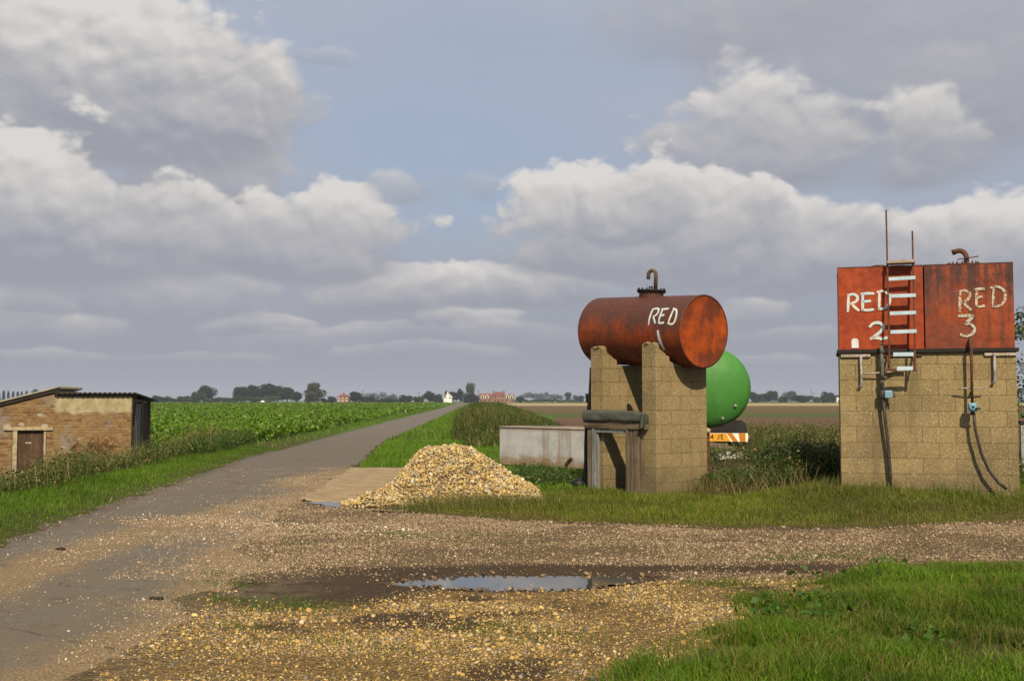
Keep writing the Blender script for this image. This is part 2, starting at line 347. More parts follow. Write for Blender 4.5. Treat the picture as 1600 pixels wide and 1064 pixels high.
def yard_fn(k):
    p = k.pos(); n1 = k.noise(p, 1.5, 6, .6); n2 = k.noise(p, 16, 5, .6); n3 = k.noise(p, 75, 3)
    mud = k.attr('mud', 'Fac'); yel = k.attr('yellow', 'Fac')
    v = k.new('ShaderNodeTexVoronoi'); k.put(v.inputs['Vector'], p); v.inputs['Scale'].default_value = 34
    stone = k.rng(v.outputs['Distance'], .12, .34, 1, 0)
    rnd = k.sep(v.outputs['Color'])[0]
    base = k.mix(yel, k.ramp(n2, [(.3, (.07, .048, .027)), (.5, (.135, .094, .053)), (.72, (.22, .16, .098))]),
                 k.ramp(n2, [(.3, (.085, .052, .018)), (.5, (.19, .12, .04)), (.72, (.30, .20, .075))]))
    sc = k.mix(yel, k.ramp(rnd, [(0, (.13, .10, .068)), (.5, (.30, .225, .145)), (1, (.45, .375, .27))]),
               k.ramp(rnd, [(0, (.14, .13, .11)), (.4, (.36, .24, .085)), (1, (.50, .37, .16))]))
    c = k.mix(k.m('MULTIPLY', stone, k.rng(n2, .08, .34)), base, sc)
    mc = k.ramp(n3, [(.3, (.032, .020, .010)), (.5, (.06, .038, .019)), (.75, (.11, .07, .036))])
    mm = k.m('ADD', mud, k.m('MULTIPLY', k.m('SUBTRACT', n2, .5), .9), clamp=True)
    mm = k.rng(mm, .3, .65)
    c = k.mix(mm, c, mc)
    gr = k.m('MULTIPLY', k.rng(k.noise(p, 2.3, 5), .58, .72), .55)
    c = k.mix(gr, c, (.06, .075, .02))
    ed = k.m('MULTIPLY', k.attr('lane', 'Fac'), k.rng(k.noise(p, 3.5, 6, .7), .38, .6)); c = k.mix(ed, c, k.ramp(k.noise(p, 60, 4, .7), [(.35, (.085, .066, .045)), (.65, (.23, .17, .10))]))
    rough = k.mix(mm, (.9, .9, .9), (.8, .8, .8))
    b = k.m('ADD', k.m('MULTIPLY', v.outputs['Distance'], k.m('MULTIPLY', k.m('SUBTRACT', 1, mm), -.9)), k.m('ADD', k.m('MULTIPLY', n2, .5), k.m('MULTIPLY', n3, .4)))
    return pbsdf(k, c, k.sep(rough)[0], b, 1.0, 0.035, spec=0.12)
M['yard'] = material('gravel_and_mud', yard_fn)
def pad_fn(k):
    p = k.pos(); n = k.noise(p, 2.5, 6, .65); n2 = k.noise(k.vm('MULTIPLY', p, (1, 3, 1)), 6, 5); f = k.noise(p, 90, 2)
    c = k.ramp(n, [(.3, (.24, .165, .08)), (.6, (.37, .265, .135))])
    c = k.mix(k.rng(n2, .56, .72, 0, .75), c, (.15, .11, .07)); c = k.mix(k.rng(f, .4, .7, 0, .4), c, (.2, .16, .1))
    return pbsdf(k, c, 0.9, f, .4, .008)
M['pad'] = material('dusty_concrete', pad_fn)
def water_fn(k):
    p = pbsdf(k, (.06, .05, .04), 0.03, k.noise(k.pos(), 6, 2), .012, .01, spec=0.9)
    return p
M['water'] = material('puddle_water', water_fn)
def field_fn(stub):
    def fn(k):
        p = k.pos(); x, y, z = k.sep(p)
        n = k.noise(k.vm('MULTIPLY', p, (.35, 1, 1)), .09, 6, .6); n2 = k.noise(k.vm('MULTIPLY', p, (.3, 1, 1)), .7, 5, .65)
        if stub: c = k.ramp(n2, [(.3, (.30, .22, .10)), (.7, (.44, .33, .17))])
        else:
            yy = k.m('ADD', y, k.m('MULTIPLY', k.m('SUBTRACT', n, .5), 16))
            t = k.rng(yy, 60, 320, smooth=False)
            c = k.ramp(t, [(0, (.115, .062, .036)), (.10, (.13, .075, .045)), (.135, (.125, .08, .045)), (.155, (.075, .095, .022)), (.235, (.08, .10, .024)), (.29, (.125, .085, .042)),
                           (.45, (.12, .095, .038)), (.65, (.14, .095, .045)), (1, (.15, .085, .048))])
            g = k.m('MULTIPLY', k.rng(n2, .5, .66), k.rng(x, 3, 14, .15, .75)); c = k.mix(g, c, (.085, .10, .03))
            c = k.mix(k.rng(k.noise(p, 1.6, 5, .7), .5, .7, 0, .5), c, (.07, .042, .026))
        return pbsdf(k, c, .95, n2, .5, .1, spec=.1)
    return fn
M['stubble'] = material('stubble', field_fn(True)); M['plough'] = material('ploughed_soil', field_fn(False))

def block_fn(k):                       # pale aggregate blocks, courses 225 mm
    o = k.obj(); x, y, z = k.sep(o); v = k.xyz(k.m('ADD', x, y), z, 0.0)
    b = k.new('ShaderNodeTexBrick'); k.put(b.inputs['Vector'], v); b.offset = .5; b.squash = 1.0
    for nm, q in (('Scale', 1.0), ('Mortar Size', .005), ('Mortar Smooth', .5), ('Bias', 0.0), ('Brick Width', .45), ('Row Height', .225)): b.inputs[nm].default_value = q
    b.inputs['Color1'].default_value = (.235, .172, .078, 1); b.inputs['Color2'].default_value = (.33, .245, .115, 1); b.inputs['Mortar'].default_value = (.13, .095, .045, 1)
    n = k.noise(o, 2.2, 6, .62); n2 = k.noise(o, 28, 4, .6); f = k.noise(o, 120, 2)
    c = k.mix(k.rng(n, .35, .7, 0, .6), b.outputs[0], (.34, .255, .12))
    c = k.mix(k.rng(k.noise(o, .9, 5, .65), .45, .65, 0, .7), c, (.16, .125, .065))
    c = k.mix(k.rng(n2, .42, .72, 0, .5), c, (.15, .105, .048))
    fl = k.m('MULTIPLY', k.rng(k.voro(o, 42), .10, .30, 1, 0), k.rng(k.noise(o, 4, 5, .7), .33, .52))
    c = k.mix(fl, c, (.62, .54, .37)); pit = k.rng(k.voro(k.vm('ADD', o, (.3, .1, .7)), 60), .05, .22, .75, 0)
    c = k.mix(pit, c, (.08, .055, .028))
    sm = k.m('MULTIPLY', k.rng(z, 0.0, .6, 1, 0), k.rng(n, .25, .55)); c = k.mix(k.m('MULTIPLY', sm, .65), c, (.12, .10, .055)); stn = k.m('MULTIPLY', k.rng(k.noise(k.vm('MULTIPLY', o, (3.2, 3.2, .35)), 1.0, 6, .6), .53, .68), k.rng(n, .3, .5)); c = k.mix(k.m('MULTIPLY', stn, .5), c, (.13, .10, .055))
    h = k.m('ADD', k.m('MULTIPLY', b.outputs[1], -.9), k.m('ADD', k.m('MULTIPLY', n2, .6), k.m('MULTIPLY', f, .35)))
    return pbsdf(k, c, .95, h, .75, .012, spec=.15)
M['block'] = material('aggregate_blocks', block_fn)

def rust_fn(base, dark, amount, streak=1.0, top=False, patch=False):
    def fn(k):
        o = k.obj(); x, y, z = k.sep(o)
        n = k.noise(o, 1.7, 7, .65); n2 = k.noise(o, 9, 6, .7); st = k.noise(k.vm('MULTIPLY', o, (9, 9, .55)), 1.0, 5, .6); f = k.noise(o, 60, 4, .7)
        c = k.mix(k.rng(n2, .35, .7), base, tuple(v * .62 for v in base))
        c = k.mix(k.rng(st, .47, .66, 0, .75 * streak), c, (.10, .032, .017))
        c = k.mix(k.rng(n, .5 - amount * .2, .72 - amount * .2, 0, .9), c, dark)
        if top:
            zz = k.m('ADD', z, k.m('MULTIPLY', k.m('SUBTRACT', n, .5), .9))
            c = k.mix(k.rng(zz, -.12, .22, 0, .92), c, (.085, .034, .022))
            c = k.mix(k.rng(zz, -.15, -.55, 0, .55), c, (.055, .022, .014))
        if patch:
            pz = k.m('ADD', k.m('MULTIPLY', k.rng(z, 2.75, 3.3), .55), k.m('MULTIPLY', k.m('SUBTRACT', st, .5), 2.2))
            c = k.mix(k.rng(k.m('ADD', pz, k.m('MULTIPLY', k.m('SUBTRACT', n2, .5), .8)), .25, .7, 0, .9), c, (.075, .03, .026))
            c = k.mix(k.m('MULTIPLY', k.rng(f, .52, .6), k.rng(pz, .2, .6)), c, (.022, .012, .011))
        sp = k.m('MULTIPLY', k.rng(f, .58, .66), k.rng(k.noise(o, 3.1, 4), .48, .62)); c = k.mix(k.m('MULTIPLY', sp, .9), c, (.035, .017, .013))
        c = k.mix(k.m('MULTIPLY', k.rng(k.noise(o, 33, 3), .6, .7), .5), c, (.42, .12, .03))
        return pbsdf(k, c, k.sep(k.mix(k.rng(n2, .4, .7), (.5, .5, .5), (.85, .85, .85)))[0], k.m('ADD', n2, f), .35, .008, spec=.3)
    return fn
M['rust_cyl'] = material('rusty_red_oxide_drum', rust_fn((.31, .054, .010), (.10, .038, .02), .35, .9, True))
M['rust_end'] = material('rusty_red_oxide_end', rust_fn((.50, .085, .007), (.12, .03, .012), .5, .5))
M['rust_two'] = material('red_oxide_paint', rust_fn((.39, .058, .011), (.22, .034, .012), .15, .45))
M['rust_three'] = material('rusty_red_oxide_paint', rust_fn((.33, .060, .014), (.125, .042, .026), .45, 1.1, False, True))
M['rust'] = material('brown_rust', lambda k: pbsdf(k, k.ramp(k.noise(k.obj(), 14, 5, .7), [(.3, (.045, .022, .014)), (.55, (.11, .045, .022)), (.75, (.22, .085, .035))]), .85, k.noise(k.obj(), 60, 4), .4, .004))
M['rustpipe'] = material('weathered_vent_pipe', lambda k: pbsdf(k, k.ramp(k.noise(k.obj(), 9, 5, .7), [(.3, (.07, .045, .03)), (.7, (.17, .105, .06))]), .7, k.noise(k.obj(), 60, 4), .3, .003))
M['blackmetal'] = material('black_sooty_metal', lambda k: pbsdf(k, k.mix(k.noise(k.obj(), 12, 5), (.008, .008, .008), (.03, .022, .018)), .7, k.noise(k.obj(), 40, 3), .3, .004))
M['darkpipe'] = material('dark_pipe', lambda k: pbsdf(k, k.mix(k.rng(k.noise(k.obj(), 9, 5), .4, .65), (.035, .032, .028), (.075, .05, .034)), .55))
M['greypipe'] = material('grey_plastic_pipe', lambda k: pbsdf(k, k.mix(k.rng(k.noise(k.obj(), 7, 5), .4, .65), (.13, .12, .10), (.07, .058, .042)), .6))
M['galv'] = material('galvanised_pipe', lambda k: pbsdf(k, k.mix(k.rng(k.noise(k.obj(), 22, 5), .45, .65), (.34, .34, .33), (.20, .15, .10)), .55, metal=.2))
def paint_fn(a, b, lo=.5, hi=.6, sc=28):
    def fn(k):
        o = k.obj(); n = k.noise(o, sc, 6, .72)
        c = k.mix(k.rng(k.noise(o, 4, 4), .42, .6), a, b)
        c = k.mix(k.rng(n, lo, hi), c, (.21, .075, .03))
        return pbsdf(k, c, .6, n, .3, .003)
    return fn
M['letter'] = material('white_brush_paint', paint_fn((.66, .62, .52), (.50, .60, .62), .60, .68, 24))
M['letter_worn'] = material('worn_white_brush_paint', paint_fn((.58, .50, .36), (.50, .48, .38), .48, .58, 30))
M['letter_blue'] = material('pale_blue_brush_paint', paint_fn((.55, .66, .66), (.62, .68, .66), .62, .72))
M['rung'] = material('pale_blue_flaking_paint', paint_fn((.40, .53, .58), (.50, .62, .66), .60, .68, 26))
M['valve'] = material('pale_blue_valve_paint', paint_fn((.17, .34, .42), (.25, .42, .48), .56, .68, 22))
M['whitebits'] = material('flaking_white_timber', paint_fn((.48, .44, .36), (.36, .30, .22), .5, .62, 30))
M['white'] = material('white_sheet', lambda k: pbsdf(k, k.mix(k.rng(k.noise(k.obj(), 6, 5), .45, .7), (.72, .71, .69), (.48, .45, .40)), .7))
def wood_fn(a, b, s=(14, 14, .9)):
    def fn(k):
        o = k.obj(); n = k.noise(k.vm('MULTIPLY', o, s), 2.0, 6, .65, .6); g = k.noise(o, 4, 4)
        c = k.mix(k.rng(n, .35, .68), a, b); c = k.mix(k.rng(g, .55, .75, 0, .5), c, tuple(v * .5 for v in a))
        return pbsdf(k, c, .9, n, .6, .006, spec=.15)
    return fn
M['wood'] = material('weathered_timber', wood_fn((.10, .072, .045), (.24, .185, .12)))
M['woodh'] = material('weathered_timber_beam', wood_fn((.085, .06, .035), (.21, .155, .095), (1.2, 1.2, 16)))
M['woodgrey'] = material('grey_timber', wood_fn((.13, .13, .115), (.28, .28, .255)))
M['woodbrown'] = material('brown_door_boards', wood_fn((.06, .034, .02), (.125, .075, .046)))
M['tarp'] = material('dark_green_tarpaulin', lambda k: pbsdf(k, k.mix(k.noise(k.obj(), 5, 5), (.05, .054, .042), (.115, .115, .088)), .55, k.noise(k.obj(), 14, 5), .5, .02))
M['plastic'] = material('black_plastic', lambda k: pbsdf(k, (.008, .008, .009), .5, k.noise(k.obj(), 6, 4), .4, .03))
def green_fn(k):
    o = k.obj(); n = k.noise(o, 2.2, 6, .6)
    c = k.mix(k.rng(n, .4, .7), (.052, .20, .030), (.068, .235, .038)); c = k.mix(k.rng(k.noise(o, 40, 3), .64, .72, 0, .4), c, (.10, .26, .10))
    c = k.mix(k.rng(k.noise(k.vm('MULTIPLY', o, (6, 6, .5)), 1.5, 5), .5, .68, 0, .55), c, (.05, .12, .03)); c = k.mix(k.rng(k.noise(o, 5, 6, .75), .56, .68, 0, .45), c, (.11, .24, .09))
    return pbsdf(k, c, .55, n, .05, .01, spec=.3)
M['green'] = material('green_tanker_paint', green_fn)
M['yellow'] = material('yellow_reflective', lambda k: pbsdf(k, k.mix(k.noise(k.obj(), 18, 4), (.80, .38, .025), (.62, .27, .02)), .4))
M['orange'] = material('orange_reflective', lambda k: pbsdf(k, k.mix(k.noise(k.obj(), 18, 4), (.62, .22, .012), (.45, .15, .012)), .4))
M['stripe'] = material('white_reflective', lambda k: pbsdf(k, (.85, .82, .72), .4))
M['charblack'] = material('black_letters', lambda k: pbsdf(k, (.015, .01, .008), .5))
M['redlens'] = material('red_lens', lambda k: pbsdf(k, (.42, .05, .018), .25, spec=.5))
M['tyre'] = material('tyre_rubber', lambda k: pbsdf(k, (.018, .017, .016), .85, k.noise(k.obj(), 20, 3), .4, .01))
def trough_fn(k):
    o = k.obj(); x, y, z = k.sep(o); n = k.noise(o, 2.6, 7, .68); st = k.noise(k.vm('MULTIPLY', o, (7, 7, .35)), 1.0, 5, .6); f = k.noise(o, 34, 4, .7)
    c = k.mix(k.rng(n, .35, .65), (.52, .515, .49), (.40, .39, .36))
    w = k.m('ADD', k.rng(z, .75, 0.02), k.m('MULTIPLY', k.m('SUBTRACT', n, .5), 1.2))
    c = k.mix(k.rng(w, .45, .95, 0, .85), c, (.26, .165, .075))
    sx = k.m('MULTIPLY', k.rng(st, .5, .62), k.rng(x, .75, 1.15)); c = k.mix(k.m('MULTIPLY', sx, .5), c, (.26, .15, .07))
    c = k.mix(k.rng(f, .6, .72, 0, .6), c, (.5, .48, .42)); c = k.mix(k.rng(z, .86, .92, 0, .5), c, (.27, .18, .08))
    return pbsdf(k, c, .65, n, .15, .01, metal=.1)
M['trough'] = material('galvanised_streaked_sheet', trough_fn)
def brick_fn(k):
    o = k.obj(); x, y, z = k.sep(o); v = k.xyz(k.m('ADD', x, y), z, 0.0)
    b = k.new('ShaderNodeTexBrick'); k.put(b.inputs['Vector'], k.vm('ADD', v, k.vm('MULTIPLY', k.noise(o, 3, 3, col=True), (.02, .02, 0)))); b.offset = .5
    for nm, q in (('Scale', 1.0), ('Mortar Size', .010), ('Mortar Smooth', .2), ('Bias', 0.0), ('Brick Width', .235), ('Row Height', .078)): b.inputs[nm].default_value = q
    b.inputs['Color1'].default_value = (0, 0, 0, 1); b.inputs['Color2'].default_value = (1, 1, 1, 1); b.inputs['Mortar'].default_value = (.5, .5, .5, 1)
    r = k.sep(b.outputs[0])[0]; n = k.noise(o, 1.6, 6, .65); n2 = k.noise(k.vm('MULTIPLY', o, (1, 1, 2.5)), 5, 5, .6); f = k.noise(o, 45, 3)
    t = k.m('ADD', k.m('MULTIPLY', r, .45), k.m('MULTIPLY', k.m('SUBTRACT', n2, .22), 1.0), clamp=True)
    c = k.ramp(t, [(.08, (.075, .038, .022)), (.28, (.155, .075, .034)), (.44, (.24, .135, .052)), (.58, (.30, .20, .085)), (.72, (.19, .09, .038)), (.95, (.24, .195, .125))])
    c = k.mix(k.rng(b.outputs[1], .2, .9, 0, .75), c, (.21, .16, .09))
    c = k.mix(k.rng(n, .5, .66, 0, .75), c, (.25, .225, .18)); c = k.mix(k.rng(k.noise(o, 3.3, 6, .7), .56, .68, 0, .6), c, (.16, .085, .045)); c = k.mix(k.rng(f, .55, .75, 0, .4), c, (.12, .065, .035))
    # old render left on the top of the lean-to
    zz = k.m('ADD', z, k.m('MULTIPLY', k.m('SUBTRACT', k.noise(o, 2.5, 6, .65), .5), .5))
    ren = k.m('MULTIPLY', k.rng(zz, 1.12, 1.22), k.rng(k.m('ADD', x, k.m('MULTIPLY', k.m('SUBTRACT', n2, .5), .3)), -2.08, -1.92))
    rc = k.ramp(k.noise(o, 4, 6, .65), [(.3, (.24, .18, .085)), (.55, (.40, .33, .19)), (.75, (.48, .42, .29))])
    c = k.mix(ren, c, rc)
    # pale patches of mortar
    pa = k.rng(k.m('ADD', k.voro(k.vm('MULTIPLY', o, (1, 1, 1.8)), 1.7), k.m('MULTIPLY', k.m('SUBTRACT', n2, .5), .25)), .13, .19, 1, 0); c = k.mix(k.m('MULTIPLY', pa, .8), c, (.42, .37, .29))
    h = k.m('ADD', k.m('MULTIPLY', k.m('MULTIPLY', b.outputs[1], k.m('SUBTRACT', 1, ren)), -.9), k.m('MULTIPLY', n2, .5))
    return pbsdf(k, c, .95, h, .7, .015, spec=.15)
M['brick'] = material('old_stock_brick', brick_fn)
M['asbestos'] = material('corrugated_cement', lambda k: pbsdf(k, k.ramp(k.noise(k.obj(), 4, 6, .65), [(.3, (.20, .175, .12)), (.7, (.36, .32, .23))]), .9, k.noise(k.obj(), 30, 4), .4, .01))
M['corrdark'] = material('dark_corrugated_iron', lambda k: pbsdf(k, k.ramp(k.noise(k.obj(), 4, 6, .65), [(.3, (.016, .013, .011)), (.7, (.05, .035, .028))]), .75))
M['lintel'] = material('pale_concrete_lintel', lambda k: pbsdf(k, k.mix(k.rng(k.noise(k.obj(), 9, 5), .4, .65), (.42, .35, .22), (.28, .22, .13)), .9, k.noise(k.obj(), 30, 3), .4, .01))
def flat(name, c, rough=.85, var=.25, sc=.6):
    return material(name, lambda k: pbsdf(k, k.mix(k.noise(k.obj(), sc, 5), tuple(v * (1 - var) for v in c), tuple(min(1, v * (1 + var)) for v in c)), rough))
M['farbrick'] = flat('far_red_brick', (.25, .135, .085)); M['fartile'] = flat('far_roof_tiles', (.19, .07, .042)); M['farwhite'] = flat('far_white_render', (.75, .74, .70), var=.05)
M['farglass'] = flat('far_window', (.03, .035, .04), .2); M['farcream'] = flat('far_cream_trim', (.62, .54, .42), var=.1); M['pole'] = flat('pole_wood', (.07, .06, .05))
M['bark'] = flat('bark', (.06, .045, .03), sc=6); M['deadplant'] = flat('dead_plant', (.13, .05, .022), sc=8)
M['dung'] = flat('dark_clod', (.035, .026, .018), sc=20)
M['polywhite'] = flat('white_plastic', (.8, .8, .78), .5, .05)
# ------------------------------------------------------------------ ground, road, yard, pad, water, fields
def grid_faces(nx, ny):
    i = np.arange(nx - 1)[None, :] + np.arange(ny - 1)[:, None] * nx
    return np.stack([i, i + 1, i + 1 + nx, i + nx], -1).reshape(-1, 4)
def keep(V, F, mask):
    F = F[mask]; u, inv = np.unique(F, return_inverse=True)
    return V[u], inv.reshape(F.shape), u
def sheet(name, xs, ys, mat, zoff=0.0, sd=None, attrs=None, zf=gz):
    X, Y = np.meshgrid(xs, ys); X = X.ravel(); Y = Y.ravel(); F = grid_faces(len(xs), len(ys)); drop = 0
    if sd is not None:
        d = sd(X, Y); kp = (d[F] > 0).any(1); used = np.unique(F[kp]); F = F[kp]
        m = np.searchsorted(used, F); X = X[used]; Y = Y[used]; F = m; drop = np.where(d[used] < 0, zoff + .014, 0) * (zf is gz)
        for _ in range(3):
            d = sd(X, Y); o = d < 0; e = 1e-3
            gx = (sd(X + e, Y) - d) / e; gy = (sd(X, Y + e) - d) / e; g = np.maximum(gx * gx + gy * gy, .2)
            X = X - np.where(o, d * gx / g, 0); Y = Y - np.where(o, d * gy / g, 0)
    Z = zf(X, Y) + zoff - drop
    at = {a: f(X, Y) for a, f in (attrs or {}).items()}
    o = np_mesh(name, np.stack([X, Y, Z], 1), F, mat, smooth=True, attrs=at)
    o['kind'] = 'structure'; return o
def grade(a, b, c, d, fine, grow):     # coordinates: fine between b and c, growing outwards to a and d
    mid = list(np.arange(b, c, fine)); r = []; s = fine; p = mid[-1]
    while p < d: s *= grow; p = min(p + s, d); r.append(p)
    l = []; s = fine; p = b
    while p > a: s *= grow; p = max(p - s, a); l.append(p)
    return np.array(l[::-1] + mid + r)
sheet('ground', grade(-4000, -16, 10, 4000, .1, 1.13), grade(-60, 3, 38, 5000, .1, 1.10), M['soil'], -0.006)

def road_sd(x, y):
    w = (fbm(x * 1.7, y * 1.7, 5) - .5) * .5 + (fbm(x * 7, y * 7, 6) - .5) * .16
    wr = ((fbm(x * .8, y * .8, 15, 2) - .5) * .9 + (fbm(x * 3, y * 3, 16, 2) - .5) * .14) * (1 - sstep(15, 19, y))
    return np.minimum(x - road_l(y), road_r(y) - x + wr) + w * np.clip(30 / np.maximum(y, 1), .15, 1)
def grit_f(x, y):
    c = -4.0 + .02 * (y - 8) + .25 * np.sin(y * .45)
    g = 1.0 * np.exp(-((x - c) / .55) ** 2) * (1 - sstep(13, 22, y)) + .45 * np.exp(-((x - (c + 1.15)) / .16) ** 2) * (1 - sstep(10, 16, y))
    g = np.maximum(g, sstep(1.25, -.05, road_r(y) - x + .9 * (fbm(x * 1.4, y * 1.4, 77) - .5)) * 1.0 * (1 - sstep(20, 30, y)))
    g = np.maximum(g, .95 * sstep(.9, 0, np.abs(y - 13.2 + .25 * (x + 4.2))) * sstep(-5.4, -4.2, x))   # the track's stones dragged across
    g = np.maximum(g, .9 * sstep(1.3, .2, np.hypot((x + 3.6) / 1.1, (y - 20) / 3.2)))
    return np.maximum(g, .25) * (1 - .6 * sstep(25, 45, y))
def edge_f(x, y): return sstep(.38, .02, x - road_l(y)) * .9
RXS = grade(-40, -7.6, -1.6, -1.6, .07, 1.06)
def road_grid():                       # built along the lane so that it stays fine across
    ys = np.concatenate([np.arange(2.5, 30, .08), np.geomspace(30, 700, 170)]); t = np.linspace(-.06, 1.24, 96)
    L = road_l(ys); Rr = road_r(ys); X = L[:, None] + (Rr - L)[:, None] * t[None]; Y = np.repeat(ys[:, None], len(t), 1)
    F = grid_faces(len(t), len(ys)); X = X.ravel(); Y = Y.ravel()
    d = road_sd(X, Y); kp = (d[F] > 0).any(1); used = np.unique(F[kp]); F = np.searchsorted(used, F[kp]); X = X[used]; Y = Y[used]
    d = road_sd(X, Y); o = d < 0; e = 1e-3; g = (road_sd(X + e, Y) - d) / e
    X = X - np.where(o, np.clip(d * np.sign(g), -.2, .2), 0)
    o = np_mesh('road', np.stack([X, Y, gz(X, Y) + np.where(o, -.004, .010)], 1), F, M['asphalt'], smooth=True, attrs={'grit': grit_f(X, Y), 'edge': edge_f(X, Y)}); o['kind'] = 'structure'
road_grid()

def fg_sd(x, y): return sdist(FG, x, y) + (fbm(x * 2.2, y * 2.2, 21) - .5) * .45
def yard_sd(x, y):
    w = (fbm(x * 1.6, y * 1.6, 31) - .5) * .5
    return np.minimum(np.minimum(yard_far(x) - y + w, x - road_r(y) + 1.1), -fg_sd(x, y) + .35)
def mud_f(x, y):
    q = sstep(-.55, .12, sdist(PUD, x, y))
    band = np.exp(-((y - (9.75 + .04 * x)) / .33) ** 2) * sstep(-2.6, -1.4, x) * (.45 + .7 * fbm(x * 1.2, y * 2, 35))
    blob = np.exp(-(((x + 1.5) / .95) ** 2 + ((y - 8.85) / .85) ** 2)) * 1.15
    r2 = sstep(-.3, .1, sdist(PUD2, x, y)) * .8
    edge = np.exp(-((y - yard_far(x) + .1) / .2) ** 2) * .55; ptc = .6 * sstep(.58, .80, fbm(x * 1.5 + 9, y * 1.5, 36)) * (y < 9)
    rut = np.exp(-((y - 10.9 - .05 * x) / .25) ** 2) * .28 * sstep(-2.5, -.5, x)
    return np.clip(np.maximum.reduce([q, band, blob, r2, edge, rut, ptc]), 0, 1)
def yel_f(x, y):
    a = sstep(9.35, 8.75, y + .25 * (fbm(x * 2, y * 2, 41) - .5) - .10 * np.clip(x, -2, 3)) * sstep(-2.7, -1.9, x)
    return np.clip(np.maximum(a, .25), 0, 1)
sheet('gravel_track', grade(-4.4, -3.2, 8, 14, .055, 1.1), grade(3, 5.4, 15.5, 17.5, .055, 1.2), M['yard'], 0.004, yard_sd, {'mud': mud_f, 'yellow': yel_f, 'lane': lambda x, y: sstep(1.1, -.1, x - road_r(y)) * (.45 + .55 * sstep(7, 8.6, y))})
def pad_sd(x, y): return sdist(PAD, x, y) + (fbm(x * 2.5, y * 2.5, 51) - .5) * .3
sheet('concrete_pad', np.arange(-4.2, 0, .07), np.arange(15.6, 25, .07), M['pad'], 0.016, pad_sd)
def water(name, poly, grow, lvl):
    x = [p[0] for p in poly]; y = [p[1] for p in poly]
    o = sheet(name, np.arange(min(x) - .3, max(x) + .3, .05), np.arange(min(y) - .3, max(y) + .3, .05), M['water'], 0, lambda a, b: sdist(poly, a, b) + grow + (fbm(a * 5, b * 5, 61) - .5) * .22, None, lambda a, b: np.full(np.shape(a), lvl))
    return o
cx = np.array([p[0] for p in PUD]); cy = np.array([p[1] for p in PUD])
water('puddle', PUD, .02, float(np.median(gz(cx, cy))) + .008)
cx = np.array([p[0] for p in PUD2]); cy = np.array([p[1] for p in PUD2])
water('puddle', PUD2, .0, float(np.median(gz(cx, cy))) + .012)
fl = lambda a, b: np.zeros(np.shape(a))
sheet('stubble_field', np.linspace(-40, 900, 40), np.linspace(300, 640, 30), M['stubble'], .02, lambda x, y: np.minimum(np.minimum(x - (-.02 * y - 4), y - 316 + .004 * x), 628 - y), None, fl)
sheet('ploughed_field', np.linspace(-12, 330, 60), np.linspace(42, 325, 60), M['plough'], .012, lambda x, y: np.minimum(np.minimum(x - np.where(y < 115, 2.6 + .03 * (y - 60), 3.2 - .033 * (y - 115)), y - 44), 318 - y), None, fl)

# ------------------------------------------------------------------ stones
def ico(sub):
    bm = bmesh.new(); bmesh.ops.create_icosphere(bm, subdivisions=sub, radius=1)
    v = np.array([x.co[:] for x in bm.verts]); f = np.array([[a.index for a in q.verts] for q in bm.faces]); bm.free(); return v, f
def stone_templates(sub, n, rough):
    v, f = ico(sub); out = []
    for q in range(n):
        d = np.zeros(len(v))
        for w in range(5):
            a = rng.normal(size=3); a /= np.linalg.norm(a); d -= np.maximum(v @ a - rng.uniform(.35, .7), 0) * rng.uniform(.7, 1.1)
        d += rng.uniform(-rough, rough, len(v))
        out.append(v * (1 + d)[:, None] * np.array([1, rng.uniform(.65, .95), rng.uniform(.45, .75)]))
    return out, f
def rotmats(n, tilt):
    q = rng.normal(size=(n, 4)); q[:, 1:3] *= tilt; q /= np.linalg.norm(q, axis=1, keepdims=True); w, x, y, z = q.T
    return np.stack([1 - 2 * (y * y + z * z), 2 * (x * y - z * w), 2 * (x * z + y * w), 2 * (x * y + z * w), 1 - 2 * (x * x + z * z), 2 * (y * z - x * w), 2 * (x * z - y * w), 2 * (y * z + x * w), 1 - 2 * (x * x + y * y)], 1).reshape(n, 3, 3)
def stones(P, size, cols, sub=1, tilt=.35, nt=8, rough=.08):
    T, f = stone_templates(sub, nt, rough); n = len(P); k = rng.integers(0, nt, n); V = np.array(T)[k]
    V = np.einsum('nij,nvj->nvi', rotmats(n, tilt), V) * size[:, None, None] + P[:, None, :]
    F = f[None] + (np.arange(n) * V.shape[1])[:, None, None]
    return V.reshape(-1, 3), F.reshape(-1, 3), np.repeat(cols, V.shape[1], 0)
def palette(n, cols, w, var=.18):
    c = np.array(cols)[rng.choice(len(cols), n, p=np.array(w) / sum(w))]
    return np.clip(c * (1 + rng.normal(0, var, (n, 1))) , .01, .85)
def cat(L): 
    V = []; F = []; C = []; o = 0
    for v, f, c in L: V.append(v); F.append(f + o); C.append(c); o += len(v)
    return np.concatenate(V), np.concatenate(F), np.concatenate(C)
def scatter(x0, x1, y0, y1, n, prob):
    x = rng.uniform(x0, x1, n); y = rng.uniform(y0, y1, n); k = rng.uniform(size=n) < prob(x, y); return x[k], y[k]
YEL = [(.43, .28, .085), (.33, .205, .06), (.50, .355, .14), (.25, .21, .165), (.15, .135, .12), (.50, .41, .26)]
TRK = [(.31, .215, .125), (.24, .165, .095), (.37, .275, .17), (.47, .39, .27), (.16, .12, .085)]
L = []
pf = lambda x, y: yel_f(x, y) * (yard_sd(x, y) > .03) * np.clip(1 - 1.2 * mud_f(x, y), .03, 1) * np.clip(.1 + 3.2 * (fbm(x * 1.3, y * 1.3, 71) - .36), .22, 1) * (yel_f(x, y) > .4)
x, y = scatter(-3.2, 3.2, 3.8, 9.4, 170000, pf); s = np.clip(rng.lognormal(-5.1, .55, len(x)), .003, .034)
